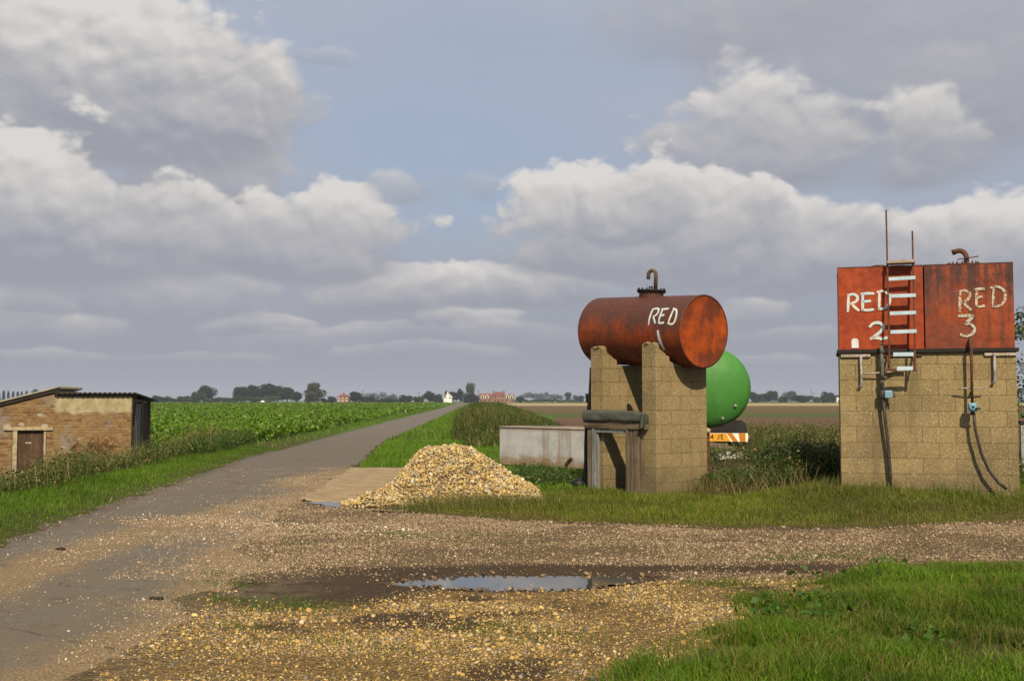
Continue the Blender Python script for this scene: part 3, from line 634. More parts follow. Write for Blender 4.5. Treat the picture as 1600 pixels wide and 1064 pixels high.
L.append(stones(np.stack([x, y, gz(x, y) + .004 + s * .08], 1), s, palette(len(x), YEL, [6, 4, 5, 2, 1.2, 1.6]), 1))
pf = lambda x, y: (1 - np.clip((yel_f(x, y) - .3) * 3, 0, 1)) * (yard_sd(x, y) > .02) * np.clip(1 - 1.25 * mud_f(x, y), .02, 1) * np.clip(.3 + 2.4 * (fbm(x * 1.1, y * 1.1, 81) - .34), .22, 1)
x, y = scatter(-3.8, 9, 9.0, 16.4, 260000, pf); s = np.clip(rng.lognormal(-4.85, .42, len(x)), .004, .032)
L.append(stones(np.stack([x, y, gz(x, y) + .006 + s * .2], 1), s, palette(len(x), TRK, [5, 3, 4, 2, 2]), 1, nt=5)) if False else L.append(stones(np.stack([x, y, gz(x, y) + .006 + s * .2], 1), s * 1.1, palette(len(x), TRK, [6, 4, 4, 1, 2], .14), 1, nt=6))
pf = lambda x, y: (road_sd(x, y) > 0) * grit_f(x, y) ** 1.3 * np.clip(2.4 * (fbm(x * 2, y * 2, 91) - .30), 0, 1)
x, y = scatter(-6, -2, 4, 24, 200000, pf); s = np.clip(rng.lognormal(-5.25, .42, len(x)), .003, .026)
L.append(stones(np.stack([x, y, gz(x, y) + .011 + s * .2], 1), s, palette(len(x), TRK + [(.55, .47, .34)], [4, 3, 4, 3, 1, 3]), 1))
pf = lambda x, y: np.exp(-((y - 13.4 + .28 * (x + 4.2)) / .45) ** 2) * sstep(-5.3, -4.2, x) * .9
x, y = scatter(-5.3, -1, 11.5, 15, 9000, pf); s = np.clip(rng.lognormal(-4.4, .4, len(x)), .005, .04)
L.append(stones(np.stack([x, y, gz(x, y) + .011 + s * .25], 1), s, palette(len(x), TRK + [(.58, .5, .38)], [4, 3, 4, 3, 1, 4]), 1))
x, y = scatter(-9, -2.5, 5.5, 26, 5000, lambda x, y: (np.abs(x - road_l(y)) < .3 * rng.uniform(size=len(x))) * .9); s = np.clip(rng.lognormal(-4.6, .4, len(x)), .004, .03)
L.append(stones(np.stack([x, y, gz(x, y) + .012 + s * .25], 1), s, palette(len(x), TRK, [4, 3, 4, 2, 1]), 1))
# stones and clods standing in and round the puddle
a = rng.uniform(0, len(PUD), 420); i = a.astype(int) % len(PUD); t = a - a.astype(int); pp = np.array(PUD); e = pp[i] * (1 - t)[:, None] + pp[(i + 1) % len(PUD)] * t[:, None] + rng.normal(0, .07, (420, 2))
s = np.clip(rng.lognormal(-4.2, .45, 420), .006, .04)
L.append(stones(np.stack([e[:, 0], e[:, 1], gz(e[:, 0], e[:, 1]) + .008 + s * .25], 1), s, palette(420, [(.10, .07, .045), (.17, .12, .07), (.30, .21, .11)], [5, 3, 2]), 1))
v, f, c = cat(L); o = np_mesh('gravel', v, f, M['stone'], col=c); tag(o, 'loose yellow and brown flint gravel strewn over the track and lane', 'gravel', kind='stuff')
# the heap of stones
HC = (-1.02, 16.7)
def heap_h(x, y):
    dx = x - HC[0]; dy = y - HC[1]
    w = 1 + .45 * (fbm(x * 1.1, y * 1.1, 101) - .5) + .16 * (fbm(x * 3.3, y * 3.3, 102) - .5)
    r = np.hypot(np.where(dx < 0, dx / 1.12, dx / 1.16), dy / 1.15) * w
    h = 1.08 * np.clip(1 - r ** 1.1, 0, 1)
    h2 = .62 * np.clip(1 - np.hypot((x - HC[0] - .62) / .85, (y - HC[1] + .15) / .85) * w, 0, 1) ** .9
    toe = .17 * np.clip(1 - np.hypot((x - HC[0] + .85) / .72, (y - HC[1] + .72) / .5) * w, 0, 1) ** .8
    top = np.maximum(np.maximum(h, h2), toe); lim = .74 + .10 * fbm(x * 2.5, y * 2.5, 7)
    top = lim - np.log1p(np.exp(-(top - lim) * 15)) / 15 + 0 * top
    return np.maximum(top, 0) * (np.maximum(np.maximum(h, h2), toe) > .004) + .07 * (fbm(x * 3.5, y * 3.5, 103) - .5) * (top > .03)
n = 32000; x = rng.uniform(-3.5, .6, n); y = rng.uniform(15.2, 18.1, n); h = heap_h(x, y); kk = (h > .015) & (rng.uniform(size=n) < np.where(h > .1, 1, .7)); x, y, h = x[kk], y[kk], h[kk]
s = np.clip(rng.lognormal(-3.8, .42, len(x)), .008, .055)
HP = [(.50, .36, .135), (.42, .275, .09), (.54, .43, .22), (.26, .24, .205), (.58, .51, .37), (.33, .235, .115), (.20, .14, .075)]
SV = stones(np.stack([x, y, gz(x, y) + h + rng.uniform(-.3, .55, len(x)) * s], 1), s, palette(len(x), HP, [6, 4.5, 4.5, 1.8, 1.4, 2, 1.2], .17), 1, 1.0, 12, .06)
gxs = np.arange(-3.5, .65, .05); gys = np.arange(15.1, 18.2, .05); X, Y = np.meshgrid(gxs, gys); hh = heap_h(X, Y)
MV = np.stack([X, Y, gz(X, Y) + np.where(hh > .01, hh - .02, -.05)], -1).reshape(-1, 3); MF = grid_faces(len(gxs), len(gys)); MF = np.concatenate([MF[:, [0, 1, 2]], MF[:, [0, 2, 3]]])
kp = (hh.ravel()[MF] > .01).any(1); MF = MF[kp]
v, f, c = cat([SV, (MV, MF, np.tile(np.array([[.20, .13, .06]]), (len(MV), 1)))])
o = np_mesh('stone_heap', v, f, M['stone'], col=c); tag(o, 'broad heap of yellow and grey flints tipped beside the lane', 'stone heap', kind='stuff')
# ------------------------------------------------------------------ grass, weeds, crop
def blades(x, y, z, h, w, lean, col, tipcol=1.15):
    n = len(x); a = rng.uniform(0, 2 * np.pi, n); b = rng.uniform(0, 2 * np.pi, n)
    sx, sy = np.cos(a) * w / 2, np.sin(a) * w / 2; lx, ly = np.cos(b) * lean * h, np.sin(b) * lean * h
    V = np.empty((n, 5, 3)); P = np.stack([x, y, z - .01], 1); s = np.stack([sx, sy, sx * 0], 1)
    m = P + np.stack([lx * .33, ly * .33, h * .6], 1); t = P + np.stack([lx, ly, h * (1 - .25 * lean)], 1)
    V[:, 0] = P - s; V[:, 1] = P + s; V[:, 2] = m + s * .8; V[:, 3] = m - s * .8; V[:, 4] = t
    F = (np.array([[0, 1, 2], [0, 2, 3], [3, 2, 4]])[None] + (np.arange(n) * 5)[:, None, None]).reshape(-1, 3)
    C = np.repeat(col[:, None, :], 5, 1); C[:, 4] *= tipcol
    return V.reshape(-1, 3), F, np.clip(C.reshape(-1, 3), 0, 1)
def leaves(P, size, col, up=.5, asp=.5, droop=.25):
    n = len(P); d = rng.normal(size=(n, 3)); d[:, 2] = d[:, 2] * .5 + up; d /= np.linalg.norm(d, axis=1, keepdims=True)
    r = rng.normal(size=(n, 3)); s = np.cross(d, r); s /= np.linalg.norm(s, axis=1, keepdims=True)
    s *= (size * asp)[:, None]; l = d * size[:, None]; dr = np.array([0, 0, -1.0]) * (size * droop)[:, None]
    V = np.empty((n, 5, 3)); V[:, 0] = P; V[:, 1] = P + l * .55 + s; V[:, 2] = P + l * .5; V[:, 3] = P + l * .55 - s; V[:, 4] = P + l + dr
    V[:, 2] -= np.array([0, 0, .06]) * size[:, None]
    F = (np.array([[0, 1, 2], [0, 2, 3], [1, 4, 2], [2, 4, 3]])[None] + (np.arange(n) * 5)[:, None, None]).reshape(-1, 3)
    return V.reshape(-1, 3), F, np.repeat(col, 5, 0)
def green(n, a, b, dry=.06, dc=(.26, .20, .08)):
    t = rng.beta(2, 2, n)[:, None]; c = np.array(a) * (1 - t) + np.array(b) * t; c = c * (1 + rng.normal(0, .12, (n, 1)))
    k = rng.uniform(size=n) < dry; c[k] = np.array(dc) * rng.uniform(.7, 1.3, (k.sum(), 1)); return np.clip(c, .004, .8)
GA, GB = (.056, .125, .005), (.145, .225, .012)
# near grass
pf = lambda x, y: (fg_sd(x, y) > rng.uniform(-.12, .25, len(x))) * np.clip(1.7 - 2.0 * sstep(.48, .66, fbm(x * 1.1 + 3, y * 1.1, 121)) - 2.2 * np.exp(-(((x - 3.75) / .6) ** 2 + ((y - 8.1) / .5) ** 2)) - 2 * np.exp(-(((x - 1.3) / .16) ** 2 + ((y - 6.3) / .14) ** 2)), .1, 1)
x, y = scatter(0, 6.2, 5.0, 10.6, 210000, pf); n = len(x)
hn = fbm(x * 1.3, y * 1.3, 131) ** 1.6; h = (.025 + .19 * hn) * rng.uniform(.5, 1.35, n) * sstep(-.1, .5, fg_sd(x, y) + .15)
cn = fbm(x * 1.7, y * 1.7, 141)[:, None]; c = green(n, GA, GB, .06) * (.35 + 1.3 * cn); k = (fbm(x * 2.4, y * 2.4, 145) > .58) & (rng.uniform(size=n) < .3); c[k] = green(k.sum(), (.15, .13, .025), (.24, .19, .05), 0)
L = [blades(x, y, gz(x, y), h, rng.uniform(.003, .0065, n), rng.uniform(.1, .95, n), c)]
x, y = scatter(0, 6.2, 5.0, 10.4, 16000, lambda x, y: (fg_sd(x, y) > -.05) * (fbm(x * 2, y * 2, 151) > .56)); n = len(x)     # straw lying flat
L.append(blades(x, y, gz(x, y), rng.uniform(.04, .13, n), rng.uniform(.003, .006, n), rng.uniform(.9, 1.6, n), green(n, (.20, .14, .05), (.30, .23, .10), 0)))
# broad leaved weeds in the near grass
for cx, cy, r, q in ((2.15, 7.85, .24, 90), (1.8, 7.55, .15, 45), (2.85, 9.1, .26, 70), (2.05, 7.2, .14, 30), (2.6, 7.6, .10, 20), (3.4, 9.9, .13, 40), (2.5, 6.6, .12, 24)):
    px = cx + rng.normal(0, r * .7, q); py = cy + rng.normal(0, r * .5, q); P = np.stack([px, py, gz(px, py) + rng.uniform(.02, .075, q)], 1)
    L.append(leaves(P, rng.uniform(.03, .075, q), green(q, (.04, .10, .010), (.075, .16, .018), 0), .15, .40))
# tufts on the track
for cx, cy, r, q in ((1.75, 9.0, .22, 700), (-2.0, 8.25, .28, 500), (-1.55, 8.0, .25, 600), (-2.35, 8.9, .2, 260), (-2.5, 9.35, .14, 200), (-2.35, 12.5, .1, 160), (-2.2, 11.4, .1, 130), (-.95, 12.1, .3, 420), (-.3, 12.3, .2, 200), (1.9, 10.4, .25, 200), (3.0, 11.0, .3, 150), (-.1, 7.2, .25, 300), (-1.2, 6.9, .2, 180), (.3, 6.9, .25, 260), (-1.75, 7.3, .15, 150), (-.65, 6.6, .2, 120), (.1, 11.6, .2, 120), (-1.4, 12.3, .16, 160), (2.6, 10.4, .2, 300), (3.1, 10.5, .25, 380), (3.6, 10.7, .25, 300)):
    px = cx + rng.normal(0, r, q); py = cy + rng.normal(0, r * .45, q)
    L.append(blades(px, py, gz(px, py), rng.uniform(.02, .075, q), rng.uniform(.003, .006, q), rng.uniform(.2, 1.1, q), green(q, GA, (.10, .17, .02), .12)))
v, f, c = cat(L); o = np_mesh('grass', v, f, M['grass'], col=c); tag(o, 'thick bright green grass and weeds at the near edge of the track', 'grass', kind='stuff')
# verge by the tanks
L = []
pf = lambda x, y: (y > yard_far(x) + rng.normal(.05, .14, len(x)) + .2 * (fbm(x * 2, y * 2, 5) - .5)) * (sdist(PAD, x, y) < 0) * (heap_h(x, y) < .12 + .25 * (y < 16.4) * (x > -.9)) * (x > road_r(y) + .1) * (x > -1.6 + .6 * rng.uniform(size=len(x)))
x, y = scatter(-2.2, 9.5, 12.8, 19, 150000, pf); n = len(x); d = y - yard_far(x)
h = (.03 + .055 * sstep(0, 1.4, d)) * (.35 + 1.3 * fbm(x * 1.6, y * 1.6, 161)) * rng.uniform(.5, 1.4, n)
c = green(n, (.095, .15, .007), (.19, .235, .014), .2) * (.45 + 1.05 * fbm(x * .9, y * .9, 171))[:, None]
k = rng.uniform(size=n) < .5 * sstep(1.0, .1, d) + .55 * sstep(-.2, -1, x - 1.2) * (fbm(x * 2, y * 2, 181) > .45) * sstep(1.8, .9, d)
c[k] = green(k.sum(), (.15, .12, .025), (.24, .20, .05), 0)
L.append(blades(x, y, gz(x, y), h, rng.uniform(.004, .009, n), rng.uniform(.1, .9, n), c))
# tall dry grass at the foot of the heap, by the pier and the block wall
def tuft(cx, cy, r, q, h, a, b, dry=.3, lean=(.1, .8), w=(.003, .007)):
    px = cx + rng.normal(0, r, q); py = cy + rng.normal(0, r * .6, q)
    return blades(px, py, gz(px, py), rng.uniform(.4, 1.1, q) * h, rng.uniform(*w, q), rng.uniform(*lean, q), green(q, a, b, dry))
for cx, cy, r, q, h, dry in ((-.75, 15.6, .4, 1500, .27, .6), (-.15, 15.55, .35, 1100, .22, .5), (-1.1, 15.4, .25, 500, .16, .4), (2.95, 16.9, .16, 160, .42, .9), (3.35, 17.2, .3, 420, .38, .8), (3.8, 17.3, .4, 420, .34, .75), (4.6, 15.95, .2, 200, .3, .5), (5.2, 15.6, .4, 260, .26, .3), (6.3, 15.3, .4, 320, .26, .3), (7.3, 15.1, .3, 300, .3, .2)):
    L.append(tuft(cx, cy, r, q, h, (.06, .12, .012), (.13, .18, .03), dry))
# grass between lane and heap, and on beside the lane
pf = lambda x, y: (x > road_r(y) + .03 + .2 * fbm(x * 2, y * 2, 3)) * (sdist(PAD, x, y) < -.02) * (heap_h(x, y) < .03) * (x < 1.6) * ~((y < 24.3) & (x < -.9))
x, y = scatter(-8, 1.7, 17.6, 40, 95000, pf); n = len(x)
L.append(blades(x, y, gz(x, y), (.09 + .09 * fbm(x, y, 191)) * rng.uniform(.5, 1.3, n), rng.uniform(.008, .016, n), rng.uniform(.1, .8, n), green(n, (.085, .18, .008), (.15, .27, .015), .06) * (.75 + .45 * fbm(x * .7, y * .7, 195))[:, None]))
x, y = scatter(-14, 9, 40, 200, 80000, lambda x, y: (x > road_r(y) + .1) * (x < road_r(y) + 4.2 + .02 * y) * np.clip(60 / y, .2, 1)); n = len(x)
L.append(blades(x, y, gz(x, y), rng.uniform(.10, .24, n), rng.uniform(.02, .05, n) * np.clip(y / 60, 1, 3), rng.uniform(.1, .7, n), green(n, (.09, .18, .008), (.145, .25, .015), .05)))
v, f, c = cat(L); o = np_mesh('verge_grass', v, f, M['grass'], col=c); tag(o, 'grass verge along the foot of the tank stands and the lane', 'grass', kind='stuff')
# verge on the far side of the lane
L = []
pf = lambda x, y: (x < road_l(y) + rng.normal(-.02, .09, len(x)) + .25 * (fbm(x * 2, y * 2, 13) - .5)) * (x > -9.6 - .1 * (y - 15))
x, y = scatter(-12, -4.6, 7, 34, 170000, pf); n = len(x); d = road_l(y) - x
h = (.035 + .075 * sstep(0, 1.2, d)) * (.4 + 1.2 * fbm(x * 1.1, y * 1.1, 201)) * rng.uniform(.5, 1.3, n)
L.append(blades(x, y, gz(x, y), h, rng.uniform(.005, .011, n), rng.uniform(.1, .85, n), green(n, (.075, .165, .006), (.15, .26, .012), .07) * (.6 + .5 * fbm(x * .8, y * .8, 211))[:, None]))
x, y = scatter(-24, -6, 34, 280, 60000, lambda x, y: (x < road_l(y) - .05) * (x > road_l(y) - 1.7 - .008 * y) * np.clip(50 / y, .15, 1)); n = len(x)
L.append(blades(x, y, gz(x, y), rng.uniform(.08, .2, n), rng.uniform(.02, .05, n) * np.clip(y / 60, 1, 4), rng.uniform(.1, .7, n), green(n, (.075, .15, .010), (.125, .21, .02), .08)))
v, f, c = cat(L); o = np_mesh('lane_verge_grass', v, f, M['grass'], col=c); tag(o, 'bright mown looking grass between the lane and the brick outbuilding', 'grass', kind='stuff')

# rough weeds
def weedpatch(pts, hmax, col_a, col_b, q_leaf, size, dry=.15, stems=True, sc=1.0):
    x, y = pts; n = len(x); hh = hmax * rng.uniform(.45, 1.1, n); L = []
    if stems: L.append(blades(x, y, gz(x, y), hh * 1.15, rng.uniform(.008, .016, n) * sc, rng.uniform(.05, .6, n), green(n, col_a, col_b, dry * 1.6)))
    r = np.repeat(np.arange(n), q_leaf); m = len(r); t = rng.beta(2.2, 1.5, m)
    P = np.stack([x[r] + rng.normal(0, .07 * sc, m), y[r] + rng.normal(0, .07 * sc, m), gz(x[r], y[r]) + hh[r] * t], 1)
    L.append(leaves(P, rng.uniform(.6, 1.3, m) * size, green(m, col_a, col_b, dry), .35, .33, .5)); return cat(L)
L = []
wz = lambda x, y: sstep(7.3, 8.3, -x - .055 * (y - 17) + .7 * (fbm(x, y, 221) - .5))
pts = scatter(-18, -7.2, 15.5, 29.4, 15000, lambda x, y: wz(x, y) * (x > -.53 * y - 1.5))
L.append(weedpatch(pts, .62 * (.1 + 1.7 * fbm(pts[0] * .7, pts[1] * .7, 231) ** 1.4), (.035, .072, .008), (.085, .125, .018), 12, .052, .2))
pts = scatter(-18, -7.5, 17, 29.2, 16000, lambda x, y: wz(x, y) * (fbm(x * .7, y * .7, 241) > .5) * (x > -.53 * y - 1.5))
L.append(blades(*pts, gz(*pts), rng.uniform(.35, .85, len(pts[0])), rng.uniform(.006, .012, len(pts[0])), rng.uniform(.2, 1.1, len(pts[0])), green(len(pts[0]), (.09, .12, .02), (.16, .17, .05), .3)))
pts = scatter(-10.4, -7.6, 28, 35.5, 2600, lambda x, y: (-x > 7.7 + .04 * (y - 20)) * 1.0)
L.append(weedpatch(pts, .55, (.035, .085, .010), (.08, .135, .018), 13, .055, .12))
pts = scatter(-10.2, -8.6, 29, 33.5, 500, lambda x, y: 1.0 + x * 0)
L.append(blades(*pts, gz(*pts), rng.uniform(.6, 1.15, len(pts[0])), rng.uniform(.008, .016, len(pts[0])), rng.uniform(.1, .8, len(pts[0])), green(len(pts[0]), (.16, .13, .05), (.28, .21, .10), 0)))
v, f, c = cat(L); o = np_mesh('weeds', v, f, M['leaf'], col=c); tag(o, 'tangled nettles and dry grass in front of the brick outbuilding', 'weeds', kind='stuff')
L = []
def wedge(x, y): return ((x > .172 * y + .1) | (y > 23)) * (x < .33 * y + 1) * (x > 2.9)
pts = scatter(2.6, 11, 17.6, 30, 7500, lambda x, y: wedge(x, y) * ~((np.abs(x - 4.75) < 1.05) & (y > 24.6)) * ~((x < .222 * y + .12) & (y > 18.6) & (rng.uniform(size=len(x)) < 1.93)) * ~((x > 4.6) & (x < 7.6) & (y < 17.7)))
L.append(weedpatch(pts, (.30 + .36 * sstep(18, 23, pts[1])) * (.35 + 1.2 * fbm(pts[0], pts[1], 251)), (.032, .062, .008), (.085, .115, .02), 11, .05, .2))
pts = scatter(3.2, 12, 20, 46, 8000, lambda x, y: (x > np.where(y < 27, .232, .2) * y) * (x < .36 * y + 1) * 1.0)
L.append(weedpatch(pts, .62 * (.35 + 1.2 * fbm(pts[0] * .6, pts[1] * .6, 261)), (.055, .075, .012), (.12, .125, .03), 7, .065, .3))
pts = scatter(4.0, 6.2, 17.45, 19.4, 1500, lambda x, y: ((x > 4.28) | (y < 18.4)) * 1.0)
L.append(weedpatch(pts, .62 * (.5 + .8 * fbm(pts[0] * 1.5, pts[1] * 1.5, 253)) * (.45 + .55 * sstep(3.9, 4.5, pts[0])), (.03, .06, .008), (.07, .10, .018), 13, .055, .12))
pts = scatter(2.9, 4.8, 17.1, 18.6, 900, lambda x, y: (x > .172 * y + .02) * 1.0)
pts2 = scatter(4.25, 5.5, 22.6, 24.3, 110, lambda x, y: 1.0 + x * 0); L.append(weedpatch(pts2, .40, (.032, .062, .008), (.08, .11, .018), 11, .055, .15))
L.append(weedpatch(pts, .36, (.028, .065, .010), (.06, .11, .016), 12, .045, .08))
pts = scatter(3.0, 4.6, 16.6, 18.2, 420, lambda x, y: (x > .18 * y) * 1.0)
L.append(blades(*pts, gz(*pts), rng.uniform(.2, .6, len(pts[0])), rng.uniform(.005, .009, len(pts[0])), rng.uniform(.5, 1.6, len(pts[0])), green(len(pts[0]), (.22, .16, .07), (.36, .27, .13), 0)))
pts = scatter(.1, 1.0, 18.4, 21.0, 420, lambda x, y: (x < 1.25 + (18 - y) * .2) * (heap_h(x, y) < .05) * 1.0)
L.append(weedpatch(pts, .32, (.035, .08, .012), (.08, .125, .02), 8, .06, .1))
pts = scatter(7.5, 12, 15.5, 22, 900, lambda x, y: 1.0 + x * 0); L.append(weedpatch(pts, .4, (.04, .09, .012), (.08, .13, .02), 7, .07, .1))
v, f, c = cat(L); o = np_mesh('weeds', v, f, M['leaf'], col=c); tag(o, 'brambles and rough weeds between the drum stand and the square tanks', 'weeds', kind='stuff')
# the overgrown bank that runs on beside the lane
L = []
BL = lambda y: np.interp(y, [34, 40, 60, 100, 182, 300], [-1.3, -2.1, -3.1, -4.7, -7.3, -10.5]); BR = lambda y: np.interp(y, [34, 45, 60, 100, 182, 300], [.5, 1.6, 2.7, 2.2, .8, -1])
def bank_h(x, y):
    u = x - BL(y) + .9 * (fbm(x * .7, y * .7, 275) - .5); v = BR(y) - x
    return (.25 + .80 * sstep(-.2, .7, u) * sstep(-.6, 3.2, v)) * (.45 + 1.1 * fbm(x * .8, y * .8, 277, 5)) * (.7 + .3 * sstep(36, 50, y))
inb = lambda x, y: (x > BL(y) + .6 * (fbm(x, y, 279) - .5)) * (x < BR(y) + .6 * (fbm(x, y, 280) - .5)) * 1.0
pts = scatter(-9, 3, 34, 80, 46000, inb); n = len(pts[0]); hb = bank_h(*pts)
L.append(blades(*pts, gz(*pts), hb * rng.uniform(.7, 1.2, n), rng.uniform(.02, .04, n), rng.uniform(.1, .7, n), green(n, (.042, .070, .008), (.11, .125, .022), .16) * (.4 + 1.2 * fbm(pts[0] * .8, pts[1] * .8, 281))[:, None]))
pts = scatter(-9, 3, 34, 80, 16000, inb); L.append(weedpatch(pts, bank_h(*pts), (.04, .075, .008), (.085, .12, .02), 5, .08, .1, False))
pts = scatter(-11, 3, 80, 300, 50000, lambda x, y: inb(x, y) * np.clip(130 / y, .3, 1)); n = len(pts[0]); hb = bank_h(*pts)
L.append(blades(*pts, gz(*pts), hb * rng.uniform(.8, 1.2, n), rng.uniform(.06, .12, n), rng.uniform(.1, .6, n), green(n, (.04, .07, .006), (.085, .115, .015), .08)))
v, f, c = cat(L); o = np_mesh('rough_bank', v, f, M['grass'], col=c); tag(o, 'dark overgrown bank of tall grass and weeds running beside the far lane', 'weeds', kind='stuff')
# crop of leafy roots
BEET = [(-9.0, 35), (-9.1, 45), (-10.6, 73), (-13.0, 121), (-19.5, 283), (-27, 470), (-300, 470), (-22, 34), (-12, 34)]
L = []
for y0, y1, n, q, sz in ((33.5, 60, 9500, 11, .20), (60, 120, 30000, 7, .27), (120, 240, 42000, 4, .45), (240, 470, 48000, 2, .8)):
    x, y = scatter(-.5 * y1 - 4, -8, y0, y1, n, lambda x, y: (sdist(BEET, x, y) > -.05 - .3 * fbm(x * 2, y * 2, 4)) * (x > -.5 * y - 4) * 1.0); n = len(x)
    r = np.repeat(np.arange(n), q); m = len(r); ang = rng.uniform(0, 2 * np.pi, m); rad = rng.uniform(0, .22, m)
    hb = (.30 + .26 * fbm(x * 1.3, y * 1.3, 281))[r]
    P = np.stack([x[r] + np.cos(ang) * rad, y[r] + np.sin(ang) * rad, gz(x[r], y[r]) + hb * rng.uniform(.35, 1.0, m)], 1)
    L.append(leaves(P, rng.uniform(.7, 1.25, m) * sz, green(m, (.06, .13, .004), (.17, .275, .008), .01) * (.85 + .3 * fbm(x * .15, y * .15, 291))[r][:, None], .45, .36, .45))
x = np.linspace(0, 1, 2)
v, f, c = cat(L); o = np_mesh('leafy_crop', v, f, M['beet'], col=c); tag(o, 'wide field of dense leafy green beet beyond the lane', 'crop', kind='stuff')
# ------------------------------------------------------------------ hand painted lettering: brush strokes laid on a surface
def spline(pts, n=8):
    if len(pts) == 2: return [(pts[0][0] + (pts[1][0] - pts[0][0]) * t / n, pts[0][1] + (pts[1][1] - pts[0][1]) * t / n) for t in range(n + 1)]
    P = [np.array(p, float) for p in ([pts[0]] + list(pts) + [pts[-1]])]; out = []
    for i in range(1, len(P) - 2):
        for t in np.linspace(0, 1, n, endpoint=False):
            a, b, c, d = P[i - 1:i + 3]
            out.append(.5 * ((2 * b) + (c - a) * t + (2 * a - 5 * b + 4 * c - d) * t * t + (3 * b - a - 3 * c + d) * t ** 3))
    return [tuple(p) for p in out] + [tuple(pts[-1])]
def brush(mb, pts, w, fn, taper=.75):
    p = np.array(spline(pts)); n = len(p); d = np.gradient(p, axis=0); d /= np.linalg.norm(d, axis=1, keepdims=True) + 1e-9
    nn = np.stack([-d[:, 1], d[:, 0]], 1); t = np.linspace(0, 1, n)
    ww = w / 2 * (taper + (1 - taper) * np.sin(np.pi * np.clip(t, .08, .92))) * (1 + rng.normal(0, .07, n)); ww2 = ww * (1 + rng.normal(0, .08, n))
    ev = p[[0]] - d[[0]] * w * .25; p[0] = ev[0]
    vs = [fn(*q) for q in p + nn * ww[:, None]] + [fn(*q) for q in p - nn * ww2[:, None]]
    mb.add(vs, [(i, i + 1, n + i + 1, n + i) for i in range(n - 1)])
GLY = {'R': [[(.08, 0), (.12, .5), (.14, .97)], [(.1, .95), (.5, 1.0), (.78, .86), (.74, .62), (.4, .47), (.16, .44)], [(.34, .46), (.62, .22), (.9, .02)]],
       'E': [[(.12, .04), (.14, .5), (.16, .96)], [(.06, .95), (.5, .98), (.95, .96)], [(.16, .52), (.72, .55)], [(.12, .05), (.5, .03), (.92, .07)]],
       'D': [[(.2, .03), (.22, .5), (.24, .97)], [(.1, .95), (.5, 1.0), (.85, .82), (.95, .5), (.8, .2), (.5, .04), (.12, .03)]],
       '2': [[(.05, .76), (.25, .96), (.6, .97), (.8, .74), (.62, .46), (.3, .2), (.1, .05)], [(.08, .06), (.4, .12), (.7, .04), (1.0, .12)]],
       '3': [[(.05, .95), (.5, .97), (.95, .93)], [(.9, .93), (.6, .72), (.42, .62)], [(.42, .60), (.8, .52), (.95, .3), (.75, .1), (.4, .02), (.1, .1)]],
       '4': [[(.7, 0), (.7, .98)], [(.7, .98), (.05, .32)], [(.05, .32), (.98, .32)]], 'J': [[(.75, .98), (.75, .25), (.5, .02), (.1, .15)]],
       '1': [[(.5, 1), (.5, 0)]], 'B': [[(.12, 0), (.12, 1)], [(.12, .98), (.7, .95), (.75, .6), (.15, .53)], [(.15, .53), (.85, .5), (.85, .08), (.12, .02)]]}
def write(mb, ch, x0, x1, z0, z1, w, fn, shear=0):
    for st in GLY[ch]: brush(mb, [(x0 + (x1 - x0) * (u + shear * v), z0 + (z1 - z0) * v) for u, v in st], w, fn)

# ------------------------------------------------------------------ the drum on its two block piers
OX, OY, OROT = 1.302, 18.0, -R(50)
TX = Vector((math.cos(OROT), math.sin(OROT), 0)); TY = Vector((-math.sin(OROT), math.cos(OROT), 0))
def drum_loc(x, y, z=0): return Vector((OX, OY, 0)) + TX * x + TY * y + Vector((0, 0, z))
t = empty('drum_tank', drum_loc(.635, .757, 2.65)); t.rotation_euler = (0, R(3), OROT)
tag(t, 'rusty red cylindrical drum painted RED 1, lying on two block piers', 'fuel tank')
RR_ = .575; X_ = (1, 0, 0)
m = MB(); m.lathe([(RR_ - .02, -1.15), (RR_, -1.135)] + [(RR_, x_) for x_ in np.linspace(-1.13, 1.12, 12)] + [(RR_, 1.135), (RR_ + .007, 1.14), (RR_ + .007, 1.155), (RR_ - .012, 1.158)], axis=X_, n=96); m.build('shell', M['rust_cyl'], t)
m = MB(); m.lathe([(RR_ - .012, 1.150), (RR_ - .03, 1.145), (.35, 1.158), (.15, 1.163), (0, 1.165)], axis=X_, n=96); m.build('end_plate', M['rust_end'], t)
m = MB(); m.lathe([(RR_ - .02, -1.15), (.3, -1.17), (0, -1.175)], axis=X_, n=64); m.build('end_plate', M['rust_end'], t)
m = MB(); m.lathe([(.205, .52), (.20, .665)], n=40); c_ = m.build('manhole_collar', M['rust_cyl'], t)
m = MB(); m.lathe([(.19, .655), (.238, .655), (.242, .668), (.238, .682), (0.03, .70), (0, .70)], n=40)
for q in range(16):
    a = 2 * math.pi * q / 16; m.lathe([(.013, .63), (.013, .705), (.006, .712)], (.218 * math.cos(a), .218 * math.sin(a), 0), n=6)
m.tube([(-.05, 0, .69), (-.05, 0, .735), (.02, 0, .735), (.02, 0, .69)], .012, 6); m.build('manhole_lid', M['blackmetal'], t)
p = [(.09, -.0, .69), (.09, 0, .93)] + [(.09 - .065 + .065 * math.cos(a), .065 * 0 - .02 * (1 - math.cos(a)), .93 + .075 * math.sin(a)) for a in np.linspace(.2, math.pi, 12)] + [(-.04, -.04, .86)]
m = MB(); m.tube(p, .032, 14); m.build('vent_pipe', M['rustpipe'], t)
def on_drum(x, b, off=.003):
    a = b / RR_; r = RR_ + off; return (x - .635, -r * math.cos(a), r * math.sin(a))
m = MB()
def red1(u, v): f = 8.4 + 28.3 * v; xl = 1.1087 + (1.0085 - 1.1087) * v; xr = 1.7258 + (1.6366 - 1.7258) * v; return (xl + (xr - xl) * u, math.radians(f) * RR_)
